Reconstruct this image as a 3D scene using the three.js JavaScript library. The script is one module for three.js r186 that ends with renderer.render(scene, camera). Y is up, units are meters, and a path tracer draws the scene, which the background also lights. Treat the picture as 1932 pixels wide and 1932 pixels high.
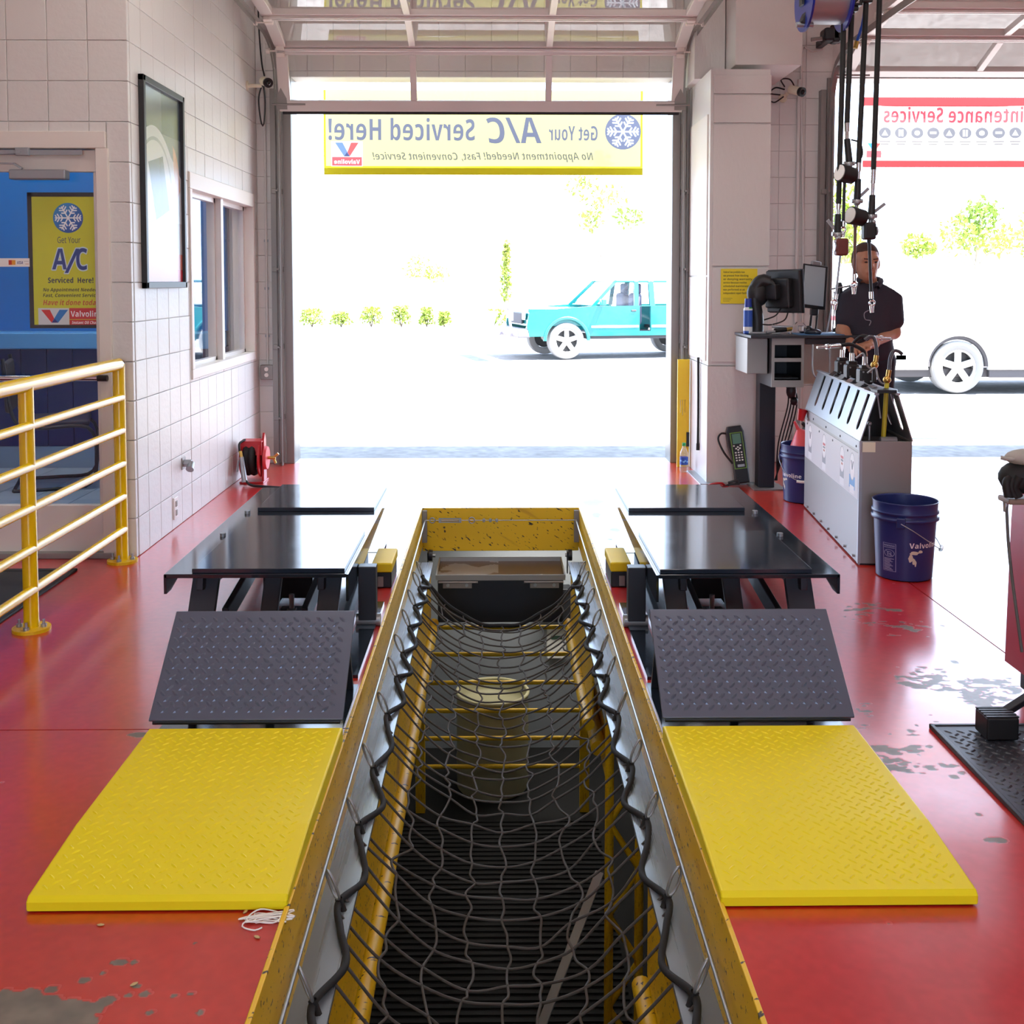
import * as THREE from 'three';
import { RoundedBoxGeometry } from 'three/addons/geometries/RoundedBoxGeometry.js';
import { mergeGeometries, mergeVertices, toCreasedNormals } from 'three/addons/utils/BufferGeometryUtils.js';
import { RectAreaLightUniformsLib } from 'three/addons/lights/RectAreaLightUniformsLib.js';

// ---------------------------------------------------------------- camera, sky, sun, exposure
const scene = new THREE.Scene();
const FPX = 2050, EYE = 1.43;                       // focal length in photo pixels, lens height
const PITCH = Math.atan(114 / FPX), YAW = Math.atan(26 / FPX);
const camera = new THREE.PerspectiveCamera(2 * Math.atan(1288 / FPX) * 180 / Math.PI, 1932 / 2576, 0.05, 300);
camera.setViewOffset(1932, 2576, 0, 644, 1932, 1932);
camera.position.set(0, EYE, 0);
camera.rotation.set(-PITCH, -YAW, 0, 'YXZ');

const renderer = new THREE.WebGLRenderer({ antialias: true });
renderer.toneMapping = THREE.LinearToneMapping;
renderer.toneMappingExposure = 0.93;
renderer.shadowMap.enabled = true;
RectAreaLightUniformsLib.init();

const sunDir = new THREE.Vector3(0.42, 0.9, 0.13).normalize();
scene.background = new THREE.Color().setRGB(0.73, 0.92, 1.22);      // bright hazy sky
scene.backgroundIntensity = 6.5;

const sun = new THREE.DirectionalLight(0xfff8f0, 62);
sun.name = 'sun';
sun.position.copy(sunDir).multiplyScalar(60).add(new THREE.Vector3(0, 0, -12));
sun.target.position.set(0, 0, -12);
sun.castShadow = true;
sun.shadow.mapSize.set(4096, 4096);
Object.assign(sun.shadow.camera, { left: -30, right: 30, top: 30, bottom: -30, near: 1, far: 140 });
scene.add(sun, sun.target);

// ---------------------------------------------------------------- helpers
const V = (x, y, z) => new THREE.Vector3(x, y, z);
let seedState = 20240611;
const rnd = () => { seedState = (seedState * 1664525 + 1013904223) >>> 0; return seedState / 4294967296; };
const rr = (a, b) => a + (b - a) * rnd();
const LERP = (a, b, t) => a + (b - a) * t;
// a photo pixel gives a direction; the distance comes from the plane the thing touches
const rayOf = (px, py) => V((px - 966) / FPX, -(py - 644) / FPX, -1).applyEuler(new THREE.Euler(-PITCH, -YAW, 0, 'YXZ'));
const atDepth = (px, py, Z) => { const r = rayOf(px, py); return V(0, EYE, 0).addScaledVector(r, -Z / r.z); };

const used = new Map();
function numbered(name) {
  const n = used.get(name) ?? 0; used.set(name, n + 1);
  return n ? name + '_' + String(n).padStart(3, '0') : name;
}
const std = (hex, rough = 0.5, metal = 0, extra = {}) => new THREE.MeshPhysicalMaterial({ color: hex, roughness: rough, metalness: metal, ...extra });

function thing(name, label, category, base = [0, 0, 0], turn = 0, group) {
  const o = new THREE.Group(); o.name = numbered(name); scene.add(o);
  o.position.set(...base); o.rotation.y = turn; o.userData = { label, category };
  if (group) o.userData.group = group;
  return o;
}
function struct(name, label) {
  const o = new THREE.Group(); o.name = name; scene.add(o);
  o.userData = { kind: 'structure' }; if (label) o.userData.label = label;
  return o;
}
const flat = (g) => { const h = g.index ? g.toNonIndexed() : g; for (const k of Object.keys(h.attributes)) if (!['position', 'normal', 'uv'].includes(k)) h.deleteAttribute(k); return h; };
function merged(list) {
  const a = list.flat(Infinity).filter(Boolean);
  if (a.length === 1) return a[0];
  return mergeGeometries(a.map((g) => { const h = flat(g); if (!h.attributes.uv) h.setAttribute('uv', new THREE.BufferAttribute(new Float32Array(h.attributes.position.count * 2), 2)); return h; }));
}
function part(parent, name, geos, material, label) {
  const m = new THREE.Mesh(merged([geos]), material);
  m.name = name; m.castShadow = m.receiveShadow = true;
  if (label) m.userData.label = label;
  parent.add(m);
  return m;
}
// parts given in room coordinates are put under a thing whose origin is at its base
function own(t) {
  t.updateMatrixWorld(true);
  const inv = t.matrixWorld.clone().invert();
  return (name, geos, material, label, parent = t) => { const g = merged([geos]).clone(); g.applyMatrix4(inv); return part(parent, name, g, material, label); };
}
function box(w, h, d, x = 0, y = 0, z = 0, r = 0) {
  const g = r > 0 ? new RoundedBoxGeometry(w, h, d, 1, Math.min(r, w / 2.01, h / 2.01, d / 2.01)) : new THREE.BoxGeometry(w, h, d);
  return g.translate(x, y, z);
}
const span = (x0, x1, y0, y1, z0, z1, r = 0) => box(Math.abs(x1 - x0), Math.abs(y1 - y0), Math.abs(z1 - z0), (x0 + x1) / 2, (y0 + y1) / 2, (z0 + z1) / 2, r);
function rod(a, b, r0, r1 = r0, seg = 12, open = false) {
  const d = V(0, 0, 0).subVectors(b, a), g = new THREE.CylinderGeometry(r1, r0, d.length(), seg, 1, open);
  g.applyQuaternion(new THREE.Quaternion().setFromUnitVectors(V(0, 1, 0), d.clone().normalize()));
  return g.translate((a.x + b.x) / 2, (a.y + b.y) / 2, (a.z + b.z) / 2);
}
function bar(a, b, w, h, r = 0, up = V(0, 1, 0)) {      // rectangular bar from a to b, w across, h along up
  const d = V(0, 0, 0).subVectors(b, a), len = d.length(), z = d.clone().normalize();
  const x = V(0, 0, 0).crossVectors(up, z).normalize(), y = V(0, 0, 0).crossVectors(z, x);
  const g = box(w, h, len, 0, 0, 0, r);
  g.applyMatrix4(new THREE.Matrix4().makeBasis(x, y, z));
  return g.translate((a.x + b.x) / 2, (a.y + b.y) / 2, (a.z + b.z) / 2);
}
function mirrored(g, m) {                             // apply a matrix; keep faces outward if it mirrors
  g.applyMatrix4(m);
  if (m.determinant() < 0) { if (g.index) { const i = g.index.array; for (let k = 0; k < i.length; k += 3) { const t = i[k]; i[k] = i[k + 1]; i[k + 1] = t; } } else for (const a of Object.values(g.attributes)) { const n = a.itemSize, d = a.array; for (let k = 0; k < d.length; k += 3 * n) for (let c = 0; c < n; c++) { const t = d[k + c]; d[k + c] = d[k + n + c]; d[k + n + c] = t; } } g.computeVertexNormals(); }
  return g;
}
const tube = (pts, r, seg = 24, rad = 8, closed = false) => new THREE.TubeGeometry(new THREE.CatmullRomCurve3(pts, closed, 'catmullrom', 0.5), seg, r, rad, closed);
const lathe = (pts, seg = 32) => new THREE.LatheGeometry(pts.map(([x, y]) => new THREE.Vector2(x, y)), seg);
function shapeOf(pts, holes = []) {
  const s = new THREE.Shape(pts.map(([x, y]) => new THREE.Vector2(x, y)));
  for (const h of holes) s.holes.push(h.curves || h.getPoints ? h : new THREE.Path(h.map(([x, y]) => new THREE.Vector2(x, y))));
  return s;
}
const extrude = (pts, depth, bevel = 0, holes = [], seg = 12) => new THREE.ExtrudeGeometry(shapeOf(pts, holes), { depth, bevelEnabled: bevel > 0, bevelThickness: bevel, bevelSize: bevel, bevelOffset: -bevel, bevelSegments: 1, curveSegments: seg });
const rect = (x0, x1, y0, y1) => [[x0, y0], [x1, y0], [x1, y1], [x0, y1]];
const ball = (r, x, y, z, sx = 1, sy = 1, sz = 1, n = 14) => new THREE.SphereGeometry(r, n, Math.max(6, n * 0.7 | 0)).scale(sx, sy, sz).translate(x, y, z);
function ring(R, r, x, y, z, rx = 0, ry = 0, rz = 0, seg = 24) { return new THREE.TorusGeometry(R, r, 8, seg).rotateX(rx).rotateY(ry).rotateZ(rz).translate(x, y, z); }

// value noise and textures
const hash2 = (x, y) => { let h = (Math.imul(x, 374761393) + Math.imul(y, 668265263)) | 0; h = Math.imul(h ^ (h >>> 13), 1274126177); return ((h ^ (h >>> 16)) >>> 0) / 4294967296; };
function noise(x, y) {
  const ix = Math.floor(x), iy = Math.floor(y), fx = x - ix, fy = y - iy, u = fx * fx * (3 - 2 * fx), v = fy * fy * (3 - 2 * fy);
  return LERP(LERP(hash2(ix, iy), hash2(ix + 1, iy), u), LERP(hash2(ix, iy + 1), hash2(ix + 1, iy + 1), u), v);
}
const fbm = (x, y, o = 4) => { let s = 0, a = 0.5, t = 0; for (let i = 0; i < o; i++) { s += a * noise(x, y); t += a; a *= 0.5; x = x * 2.03 + 17.1; y = y * 2.01 + 5.7; } return s / t; };
function dataTex(n, fn, srgb = true) {                // fn(u, v) gives [r, g, b] 0..1
  const d = new Uint8Array(n * n * 4);
  for (let y = 0; y < n; y++) for (let x = 0; x < n; x++) { const c = fn(x / n, y / n), i = (y * n + x) * 4; for (let k = 0; k < 3; k++) d[i + k] = Math.max(0, Math.min(255, c[k] * 255)); d[i + 3] = 255; }
  const t = new THREE.DataTexture(d, n, n); t.wrapS = t.wrapT = THREE.RepeatWrapping; t.magFilter = THREE.LinearFilter; t.minFilter = THREE.LinearMipmapLinearFilter; t.generateMipmaps = true;
  if (srgb) t.colorSpace = THREE.SRGBColorSpace;
  t.needsUpdate = true; return t;
}
function canvasTex(w, h, draw, srgb = true) {
  const c = document.createElement('canvas'); c.width = w; c.height = h;
  draw(c.getContext('2d'), w, h);
  const t = new THREE.CanvasTexture(c); t.magFilter = THREE.LinearFilter; if (srgb) t.colorSpace = THREE.SRGBColorSpace;
  return t;
}
function fitText(c, s, x, y, w, size, font = 'bold {} sans-serif', skew = 0) {
  c.save(); c.translate(x, y); if (skew) c.transform(1, 0, -skew, 1, 0, 0);
  c.font = font.replace('{}', size + 'px'); const m = c.measureText(s).width || 1; c.scale(w / m, 1);
  c.fillText(s, 0, 0); c.restore();
}
function worldUV(g, fn) {
  const p = g.attributes.position, uv = new Float32Array(p.count * 2);
  for (let i = 0; i < p.count; i++) { const [a, b] = fn(p.getX(i), p.getY(i), p.getZ(i)); uv[i * 2] = a; uv[i * 2 + 1] = b; }
  g.setAttribute('uv', new THREE.BufferAttribute(uv, 2)); return g;
}

// ---------------------------------------------------------------- materials
const grainBump = dataTex(256, (u, v) => { const a = fbm(u * 24, v * 24, 4); return [a, a, a]; }, false);
const smudge = dataTex(512, (u, v) => { const a = 0.62 + 0.38 * fbm(u * 9, v * 9, 5); return [a, a, a]; }, false);
const M = {
  wall: std(0xdcdad6, 0.38, 0, { bumpMap: grainBump, bumpScale: 0.0012 }),
  mortar: std(0xd9d7d3, 0.6),
  ceiling: std(0xd8d6d0, 0.7),
  jambSteel: std(0x8f8a86, 0.5, 0.35, { roughnessMap: smudge }),
  whiteTrim: std(0xe6dfd6, 0.42),
  doorAlu: std(0xd9d2cd, 0.38, 0.25),
  glass: new THREE.MeshPhysicalMaterial({ color: 0xffffff, roughness: 0.02, transmission: 1, thickness: 0, ior: 1.5 }),
  yellowRail: std(0xf2c90c, 0.22, 0, { clearcoat: 0.4, clearcoatRoughness: 0.15 }),
  yellowRamp: std(0xf0dd16, 0.45, 0, { specularIntensity: 0.6 }),
  yellowMatte: std(0xf2d00c, 0.6),
  liftSteel: std(0x222b36, 0.09, 0.1, { ior: 1.75 }),
  liftArm: std(0x30343d, 0.42, 0.2),
  padSteel: std(0x2a3542, 0.12, 0.1, { ior: 1.75, roughnessMap: smudge }),
  flapSteel: std(0x5f6678, 0.32, 0.3),
  galv: std(0xa4a9ae, 0.36, 0.6),
  ledge: std(0x8e98a3, 0.36, 0.5, { roughnessMap: smudge }),
  chrome: std(0xe2e2e2, 0.14, 1),
  stainless: std(0x9b9a96, 0.42, 0.5),
  blackPlastic: std(0x1b1b1d, 0.45),
  blackSteel: std(0x23252b, 0.4, 0.2),
  rubber: std(0x151516, 0.65),
  rope: std(0x1d1d1f, 0.85),
  cord: std(0x46423f, 0.8),
  cable: std(0xa9adb0, 0.38, 0.8),
  navy: std(0x1d2a63, 0.35),
  red: std(0xb3141c, 0.32),
  redBright: std(0xe24a50, 0.42),
  white: std(0xf1f0ec, 0.45),
  cream: std(0xe6dfc6, 0.45),
  brass: std(0xcaa85a, 0.28, 0.9),
  concrete: std(0x9a9a98, 0.85, 0, { bumpMap: grainBump, bumpScale: 0.003 }),
};
// worn yellow steel of the pit: stains and chipped spots in the paint
const wornYellow = dataTex(1024, (u, v) => {
  const n = fbm(u * 6, v * 14, 5), s = fbm(u * 150 + 7, v * 110, 3), chip = s > 0.76 ? 1 : 0, rust = n > 0.69 ? (n - 0.69) * 2 : 0;
  const c = [0.91 - rust * 0.5, 0.74 - rust * 0.6, 0.04 + rust * 0.05];
  return chip ? [0.2, 0.15, 0.1] : c;
});
M.pitYellow = new THREE.MeshPhysicalMaterial({ map: wornYellow, roughness: 0.45 });
// brown-stained drain tray
M.tray = new THREE.MeshPhysicalMaterial({ roughness: 0.35, metalness: 0.5, map: dataTex(512, (u, v) => { const n = fbm(u * 5, v * 4, 5); return n > 0.47 ? [0.42, 0.33, 0.28] : [0.62, 0.6, 0.6]; }) });

// ---------------------------------------------------------------- structure: floor, pit, walls, ceiling, ground
const PX = 0.014;                                    // pit centre line
const PITL = -0.475, PITR = 0.503, PITZ0 = 0.9, PITZ1 = 6.73, WALLZ = 8.5, SIDEX = -1.87, ENDZ = 5.58, CEIL = 4.2;
const floorAt = (px, py) => { const r = rayOf(px, py), t = -EYE / r.y; return [r.x * t, r.z * t]; };

// painted concrete: red coat, bare concrete where it has chipped off (places read from the photograph)
const chips = [];
const chip = (px, py, rx, ry, k = 1) => { const [x, z] = floorAt(px, py), [x1] = floorAt(px + rx, py), [, z1] = floorAt(px, py + ry); chips.push([x, z, Math.abs(x1 - x), Math.abs(z1 - z), k]); };
[[10, 1935, 165, 66], [95, 1868, 14, 7], [156, 1850, 12, 6], [197, 1890, 16, 9], [220, 1817, 16, 5], [250, 1817, 6, 4], [270, 1877, 9, 5], [240, 1880, 7, 4], [325, 1880, 6, 4], [375, 1912, 7, 5], [280, 1912, 8, 5], [255, 1862, 7, 4], [358, 1876, 8, 3], [190, 1838, 5, 3], [10, 1873, 5, 3], [365, 1780, 5, 3], [260, 1387, 24, 6],
  [1120, 948, 20, 6], [1125, 972, 10, 4], [1160, 1000, 9, 3], [1150, 1018, 6, 2], [1877, 1586, 22, 6], [1675, 1437, 10, 4], [1800, 1467, 10, 4], [1845, 1537, 6, 4], [1800, 1250, 9, 4]].forEach((c) => chip(...c));
const scuffs = [[1790, 1285, 100, 34, 1.2], [1840, 1310, 60, 20, 1.7], [1720, 1330, 90, 40, 0.6], [1700, 1440, 120, 70, 0.35], [1690, 1180, 70, 40, 0.3]].map(([px, py, rx, ry, k]) => { const [x, z] = floorAt(px, py), [x1] = floorAt(px + rx, py), [, z1] = floorAt(px, py + ry); return [x, z, Math.abs(x1 - x), Math.abs(z1 - z), k]; });
const FW = 8, FX0 = -3, FZ0 = -1.2;
const bareAt = (x, z) => {
  let w = null, w2 = 0;
  for (const [cx, cz, rx, rz] of chips) { const dx = (x - cx) / rx, dz = (z - cz) / rz; if (dx * dx + dz * dz < 2.6) { if (w === null) { w = fbm(x * 9, z * 9, 3) - 0.5; w2 = noise(x * 38 + 9, z * 38) - 0.5; } if (Math.hypot(dx, dz) + w * 1.1 + w2 * 0.4 < 0.95) return 1; } }
  for (const [cx, cz, rx, rz, k] of scuffs) { const dx = (x - cx) / rx, dz = (z - cz) / rz, e = dx * dx + dz * dz; if (e < 1.6 && 0.55 * fbm(x * 26, z * 44 + 3, 3) + 0.45 * fbm(x * 6, z * 9, 2) + (1 - e) * 0.08 * k > 0.7 - 0.05 * k) return 1; }
  return noise(x * 45 + 31, z * 45) > 0.996 ? 1 : 0;
};
const BN = 2048, bareMap = new Uint8Array(BN * BN);
for (let j = 0; j < BN; j++) for (let i = 0; i < BN; i++) bareMap[j * BN + i] = bareAt(FX0 + i / BN * FW, FZ0 - j / BN * FW);
const bare = (u, v) => bareMap[Math.min(BN - 1, v * BN | 0) * BN + Math.min(BN - 1, u * BN | 0)];
const floorColor = dataTex(2048, (u, v) => {
  const x = FX0 + u * FW, z = FZ0 - v * FW, b = bare(u, v), n = fbm(x * 3, z * 3, 2), f = noise(x * 60, z * 60) - 0.5, d = fbm(x * 1.1 + 40, z * 1.1, 2);
  if (b) { const g = 0.44 + 0.14 * (fbm(x * 20, z * 20, 3) - 0.5) + f * 0.06; return [g, g * 0.93, g * 0.82]; }
  return [0.76 + (n - 0.5) * 0.07 + f * 0.05, 0.155 + (d - 0.5) * 0.09 + f * 0.03, 0.11 + (0.5 - d) * 0.1 + f * 0.03];
});
const floorRough = dataTex(1024, (u, v) => { const x = FX0 + u * FW, z = FZ0 - v * FW, r = bare(u, v) ? 0.85 : 0.1 + 0.16 * Math.pow(fbm(x * 2.2, z * 5, 3), 1.5) + 0.04 * noise(x * 30, z * 30); return [r, r, r]; }, false);
M.floor = new THREE.MeshPhysicalMaterial({ map: floorColor, roughnessMap: floorRough, roughness: 1, ior: 1.6, clearcoat: 0.7, clearcoatRoughness: 0.28 });
{
  const floor = struct('floor', 'glossy red painted concrete floor');
  const slab = (pts) => { const g = extrude(pts, 0.2).rotateX(-Math.PI / 2).translate(0, -0.2, 0); worldUV(g, (x, y, z) => [(x - FX0) / FW, (FZ0 - z) / FW]); return g; };
  const k = 0.003;
  part(floor, 'slab', slab([[-4.6, WALLZ + 0.2], [1.95 - k, WALLZ + 0.2], [1.95 - k, -5], [PITR + 0.014, -5], [PITR + 0.014, PITZ1 + 0.014], [PITL - 0.014, PITZ1 + 0.014], [PITL - 0.014, 3.41 + k], [-4.6, 3.41 + k]]), M.floor);
  part(floor, 'slab', slab([[-4.6, 3.41 - k], [PITL - 0.014, 3.41 - k], [PITL - 0.014, PITZ0], [PITR + 0.014, PITZ0], [PITR + 0.014, -5], [-4.6, -5]]), M.floor);
  part(floor, 'slab', slab([[1.95 + k, WALLZ + 0.2], [8.3, WALLZ + 0.2], [8.3, -5], [1.95 + k, -5]]), M.floor);
  const sub = (x0, x1, z0, z1) => span(x0, x1, -0.24, -0.2, -z0, -z1);
  part(floor, 'sub_base', [sub(-4.6, PITL - 0.014, -5, 8.7), sub(PITR + 0.014, 8.3, -5, 8.7), sub(PITL - 0.014, PITR + 0.014, PITZ1 + 0.014, 8.7), sub(PITL - 0.014, PITR + 0.014, -5, PITZ0)], M.concrete);
}
// basement below the pit
{
  const b = struct('wall_pit', 'grey concrete walls of the basement under the pit');
  const y0 = -1.97, y1 = -0.24, X0 = -0.98, X1 = 1.0;
  const pw = std(0x8f959b, 0.6, 0, { bumpMap: grainBump, bumpScale: 0.002 });
  part(b, 'end_wall', span(X0, X1, y0, y1, -7.75, -7.85), pw);
  part(b, 'near_wall', span(X0, X1, y0, y1, -0.5, -0.6), pw);
  part(b, 'side_wall', span(X0 - 0.1, X0, y0, y1, -0.5, -7.85), pw);
  part(b, 'side_wall', span(X1, X1 + 0.1, y0, y1, -0.5, -7.85), pw);
  const fl = struct('floor_pit', 'black ribbed rubber floor of the basement');
  const pr = std(0x0c0c0d, 0.75);
  part(fl, 'base', span(X0, X1, y0 - 0.1, y0, -0.5, -7.85), pr);
  const ribs = []; for (let i = 0; i < 110; i++) ribs.push(span(-0.6, 0.62, y0, y0 + 0.008, -1.2 - i * 0.05, -1.2 - i * 0.05 - 0.022));
  const r = part(fl, 'rubber_ribs', ribs, pr); r.userData.kind = 'stuff';
}

// scored block walls: every block is its own piece, joints recessed
const blockGeo = new Map();
function blockPiece(w, h) {
  const key = w.toFixed(3) + h.toFixed(3);
  if (!blockGeo.has(key)) blockGeo.set(key, worldUV(box(w - 0.003, h - 0.003, 0.03, 0, 0, 0, 0.003), (x, y, z) => [x * 2 + 0.5, y * 2 + 0.5]));
  return blockGeo.get(key);
}
const minus = (r, h) => {                              // rectangle minus rectangle
  const [a, b, c, d] = r, [e, f, g, i] = h;
  if (e >= b || f <= a || g >= d || i <= c) return [r];
  const out = [];
  if (e > a) out.push([a, e, c, d]); if (f < b) out.push([f, b, c, d]);
  const x0 = Math.max(a, e), x1 = Math.min(b, f);
  if (g > c) out.push([x0, x1, c, g]); if (i < d) out.push([x0, x1, i, d]);
  return out;
};
const CELL = 0.2032;
function blockWall(name, label, length, height, thick, holes, place, opts = {}) {
  // local frame: u to the right, y up, face at z = 0 towards +z
  const w = struct(name, label); place(w);
  const bl = holes.map(([a, b, c, d]) => rect(a, b, Math.max(c, 0.0001), d));
  part(w, 'wall_core', extrude(rect(opts.start ?? 0, length - (opts.end ?? 0), 0, height), thick - 0.006, 0, bl).translate(0, 0, -thick), M.mortar);
  const [u0, u1, v0, v1] = opts.area ?? [0, length, 0, height], off = opts.offset ?? 0;
  const shift = opts.shift ?? 0, tints = [M.wall, ...(opts.tints ?? [])];
  let n = 0;
  for (let j = 0; j * CELL < v1; j++) for (let i = -1; i * CELL + off < u1; i++) {
    const s = j % 2 ? shift : 0;
    let cells = [[Math.max(i * CELL + off + s, u0), Math.min((i + 1) * CELL + off + s, u1), Math.max(j * CELL, v0), Math.min((j + 1) * CELL, v1)]];
    for (const h of holes) cells = cells.flatMap((c) => minus(c, h));
    for (const [a, b, c, d] of cells) {
      if (b - a < 0.012 || d - c < 0.012) continue;
      const m = part(w, 'block', blockPiece(b - a, d - c), tints[n++ % tints.length]);
      m.position.set((a + b) / 2, (c + d) / 2, -0.015 + ((n * 7919) % 5) * 0.0004);
    }
  }
  return w;
}
// side wall of the office (faces +x), window hole z 6.62..8.35
const WIN = [6.62, 8.36, 0.83, 2.09];
blockWall('wall_left', 'pale grey painted block wall with the office window', WALLZ - ENDZ, CEIL, 0.2, [[WIN[0] - ENDZ, WIN[1] - ENDZ, WIN[2], WIN[3]]], (w) => { w.position.set(SIDEX, 0, -ENDZ); w.rotation.y = Math.PI / 2; }, { area: [0.034, WALLZ - ENDZ, 0, 3.66], start: 0.04 });
// end wall with the glazed office door (faces the bay)
const DOOR = [-2.97, -1.985, 0, 2.165];
blockWall('wall_office', 'pale grey painted block wall round the office door', 2.73, CEIL, 0.2, [[DOOR[0] + 4.6, DOOR[1] + 4.6, 0, DOOR[3]]], (w) => w.position.set(-4.6, 0, -ENDZ), { area: [1.6, 2.73, 0, 3.2], offset: 0.09, end: 0.03 });
// outer wall with the two bay doors
const D1 = [-1.61, 1.365, 0, 3.0], D2 = [2.6, 5.65, 0, 3.0];
blockWall('wall_front', 'grey painted block wall between and above the bay doors', 12.9, 5.0, 0.22, [[D1[0] + 4.6, D1[1] + 4.6, 0, D1[3]], [D2[0] + 4.6, D2[1] + 4.6, 0, D2[3]]], (w) => w.position.set(-4.6, 0, -WALLZ), { area: [2.73, 7.2, 0, 3.6], offset: 0.08 });
{
  const wr = struct('wall_right', 'grey painted wall on the far side of the second bay'); part(wr, 'wall_core', span(8.3, 8.5, 0, 5, 5, -WALLZ - 0.22), M.wall);
  const wl = struct('wall_side', 'grey painted wall left of the walkway'); part(wl, 'wall_core', span(-4.8, -4.6, 0, 5, 5, -WALLZ - 0.22), M.wall);
  const wb = struct('wall_back', 'grey painted wall with open bay doors behind the camera');
  part(wb, 'wall_core', extrude(rect(-4.6, 8.3, 0, 5), 0.2, 0, [rect(-1.65, 1.65, 0.001, 2.7)]).translate(0, 0, 4.8), M.wall);
  const c = struct('ceiling', 'pale grey ceiling'); part(c, 'slab', span(-4.6, 8.3, CEIL, CEIL + 0.3, 4.9, -WALLZ - 0.1), M.ceiling);
}
// sunlit yard
{
  const asphalt = dataTex(512, (u, v) => { const a = 0.46 + 0.16 * (fbm(u * 60, v * 60, 3) - 0.5) + 0.1 * (fbm(u * 5, v * 5, 3) - 0.5); return [a, a * 0.995, a * 1.0]; });
  asphalt.repeat.set(0.25, 0.25);
  const g = struct('ground', 'sunlit asphalt yard outside the bay doors');
  const m = new THREE.MeshStandardMaterial({ map: asphalt, roughness: 0.95 });
  const pl = (x0, x1, z0, z1) => worldUV(span(x0, x1, -0.3, -0.012, z0, z1), (x, y, z) => [x, z]);
  part(g, 'paving', pl(-90, 90, -WALLZ - 0.2, -140), m);
  part(g, 'paving', pl(-90, 90, 60, 5), m);
  part(g, 'paving', pl(-90, -4.6, 5, -WALLZ - 0.2), m);
  part(g, 'paving', pl(8.3, 90, 5, -WALLZ - 0.2), m);
}
// square pillar between the bays, with its sheet-metal covers and the boxed-in duct above
{
  const p = struct('wall_pillar', 'square pale grey pillar between the bay doors');
  const Z0 = -7.62;
  part(p, 'pillar_base', span(1.475, 1.9, 0, 0.83, Z0, -WALLZ), M.wall);
  part(p, 'pillar_shaft', span(1.48, 1.895, 0.834, 2.9, Z0 - 0.008, -WALLZ), M.wall);
  for (const [a, b] of [[0.86, 1.52], [1.535, 2.52], [2.53, 2.72], [2.73, 2.86]]) part(p, 'cover_panel', span(1.5, 1.9, a, b, Z0 - 0.008, Z0 + 0.006, 0.003), M.wall);
  for (const [a, b] of [[0.86, 1.46], [1.47, 2.6]]) part(p, 'side_panel', span(1.472, 1.482, a, b, -7.7, -8.4, 0.002), M.whiteTrim);
  part(p, 'duct_box', span(1.66, 2.13, 2.94, CEIL, -7.68, -WALLZ, 0.006), M.wall);
  part(p, 'upper_cover', span(1.43, 1.655, 2.9, CEIL, -8.0, -WALLZ, 0.004), M.wall);
  part(p, 'steel_plate', span(1.42, 1.96, 0, 0.006, -7.55, -8.1), M.galv);
}
// window into the office
{
  const w = struct('window_1', 'two-pane office window with white frame in the block wall');
  const [z0, z1, y0, y1] = WIN, x = SIDEX;
  const fr = (a, b, c, d, n = 'window_frame', m = M.whiteTrim) => part(w, n, span(x - 0.15, x + 0.012, c, d, -a, -b, 0.004), m);
  fr(z0, z1, y1 - 0.1, y1, 'lintel'); fr(z0, z1, y0, y0 + 0.06, 'window_sill'); fr(z0, z0 + 0.05, y0 + 0.06, y1 - 0.1, 'side_frame'); fr(z1 - 0.05, z1, y0 + 0.06, y1 - 0.1, 'side_frame');
  const mid = 7.5;
  part(w, 'mullion', span(x - 0.12, x - 0.02, y0 + 0.06, y1 - 0.1, -(mid - 0.03), -(mid + 0.03)), M.doorAlu);
  for (const [a, b, s] of [[z0 + 0.05, mid - 0.03, 0], [mid + 0.03, z1 - 0.05, 1]]) {
    const fm = s ? M.doorAlu : M.doorAlu;
    part(w, 'sash', [span(x - 0.1, x - 0.06, y0 + 0.06, y1 - 0.1, -(b - 0.03), -b), span(x - 0.1, x - 0.06, y0 + 0.06, y0 + 0.085, -a, -b), span(x - 0.1, x - 0.06, y1 - 0.13, y1 - 0.1, -a, -b), span(x - 0.1, x - 0.06, y0 + 0.06, y1 - 0.1, -a, -(a + 0.02))], fm);
    part(w, 'pane', new THREE.PlaneGeometry(b - a - 0.05, y1 - y0 - 0.215).rotateY(Math.PI / 2).translate(x - 0.08, (y0 + y1) / 2 - 0.02, -(a + b) / 2 + 0.005), M.glass);
  }
}
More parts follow.
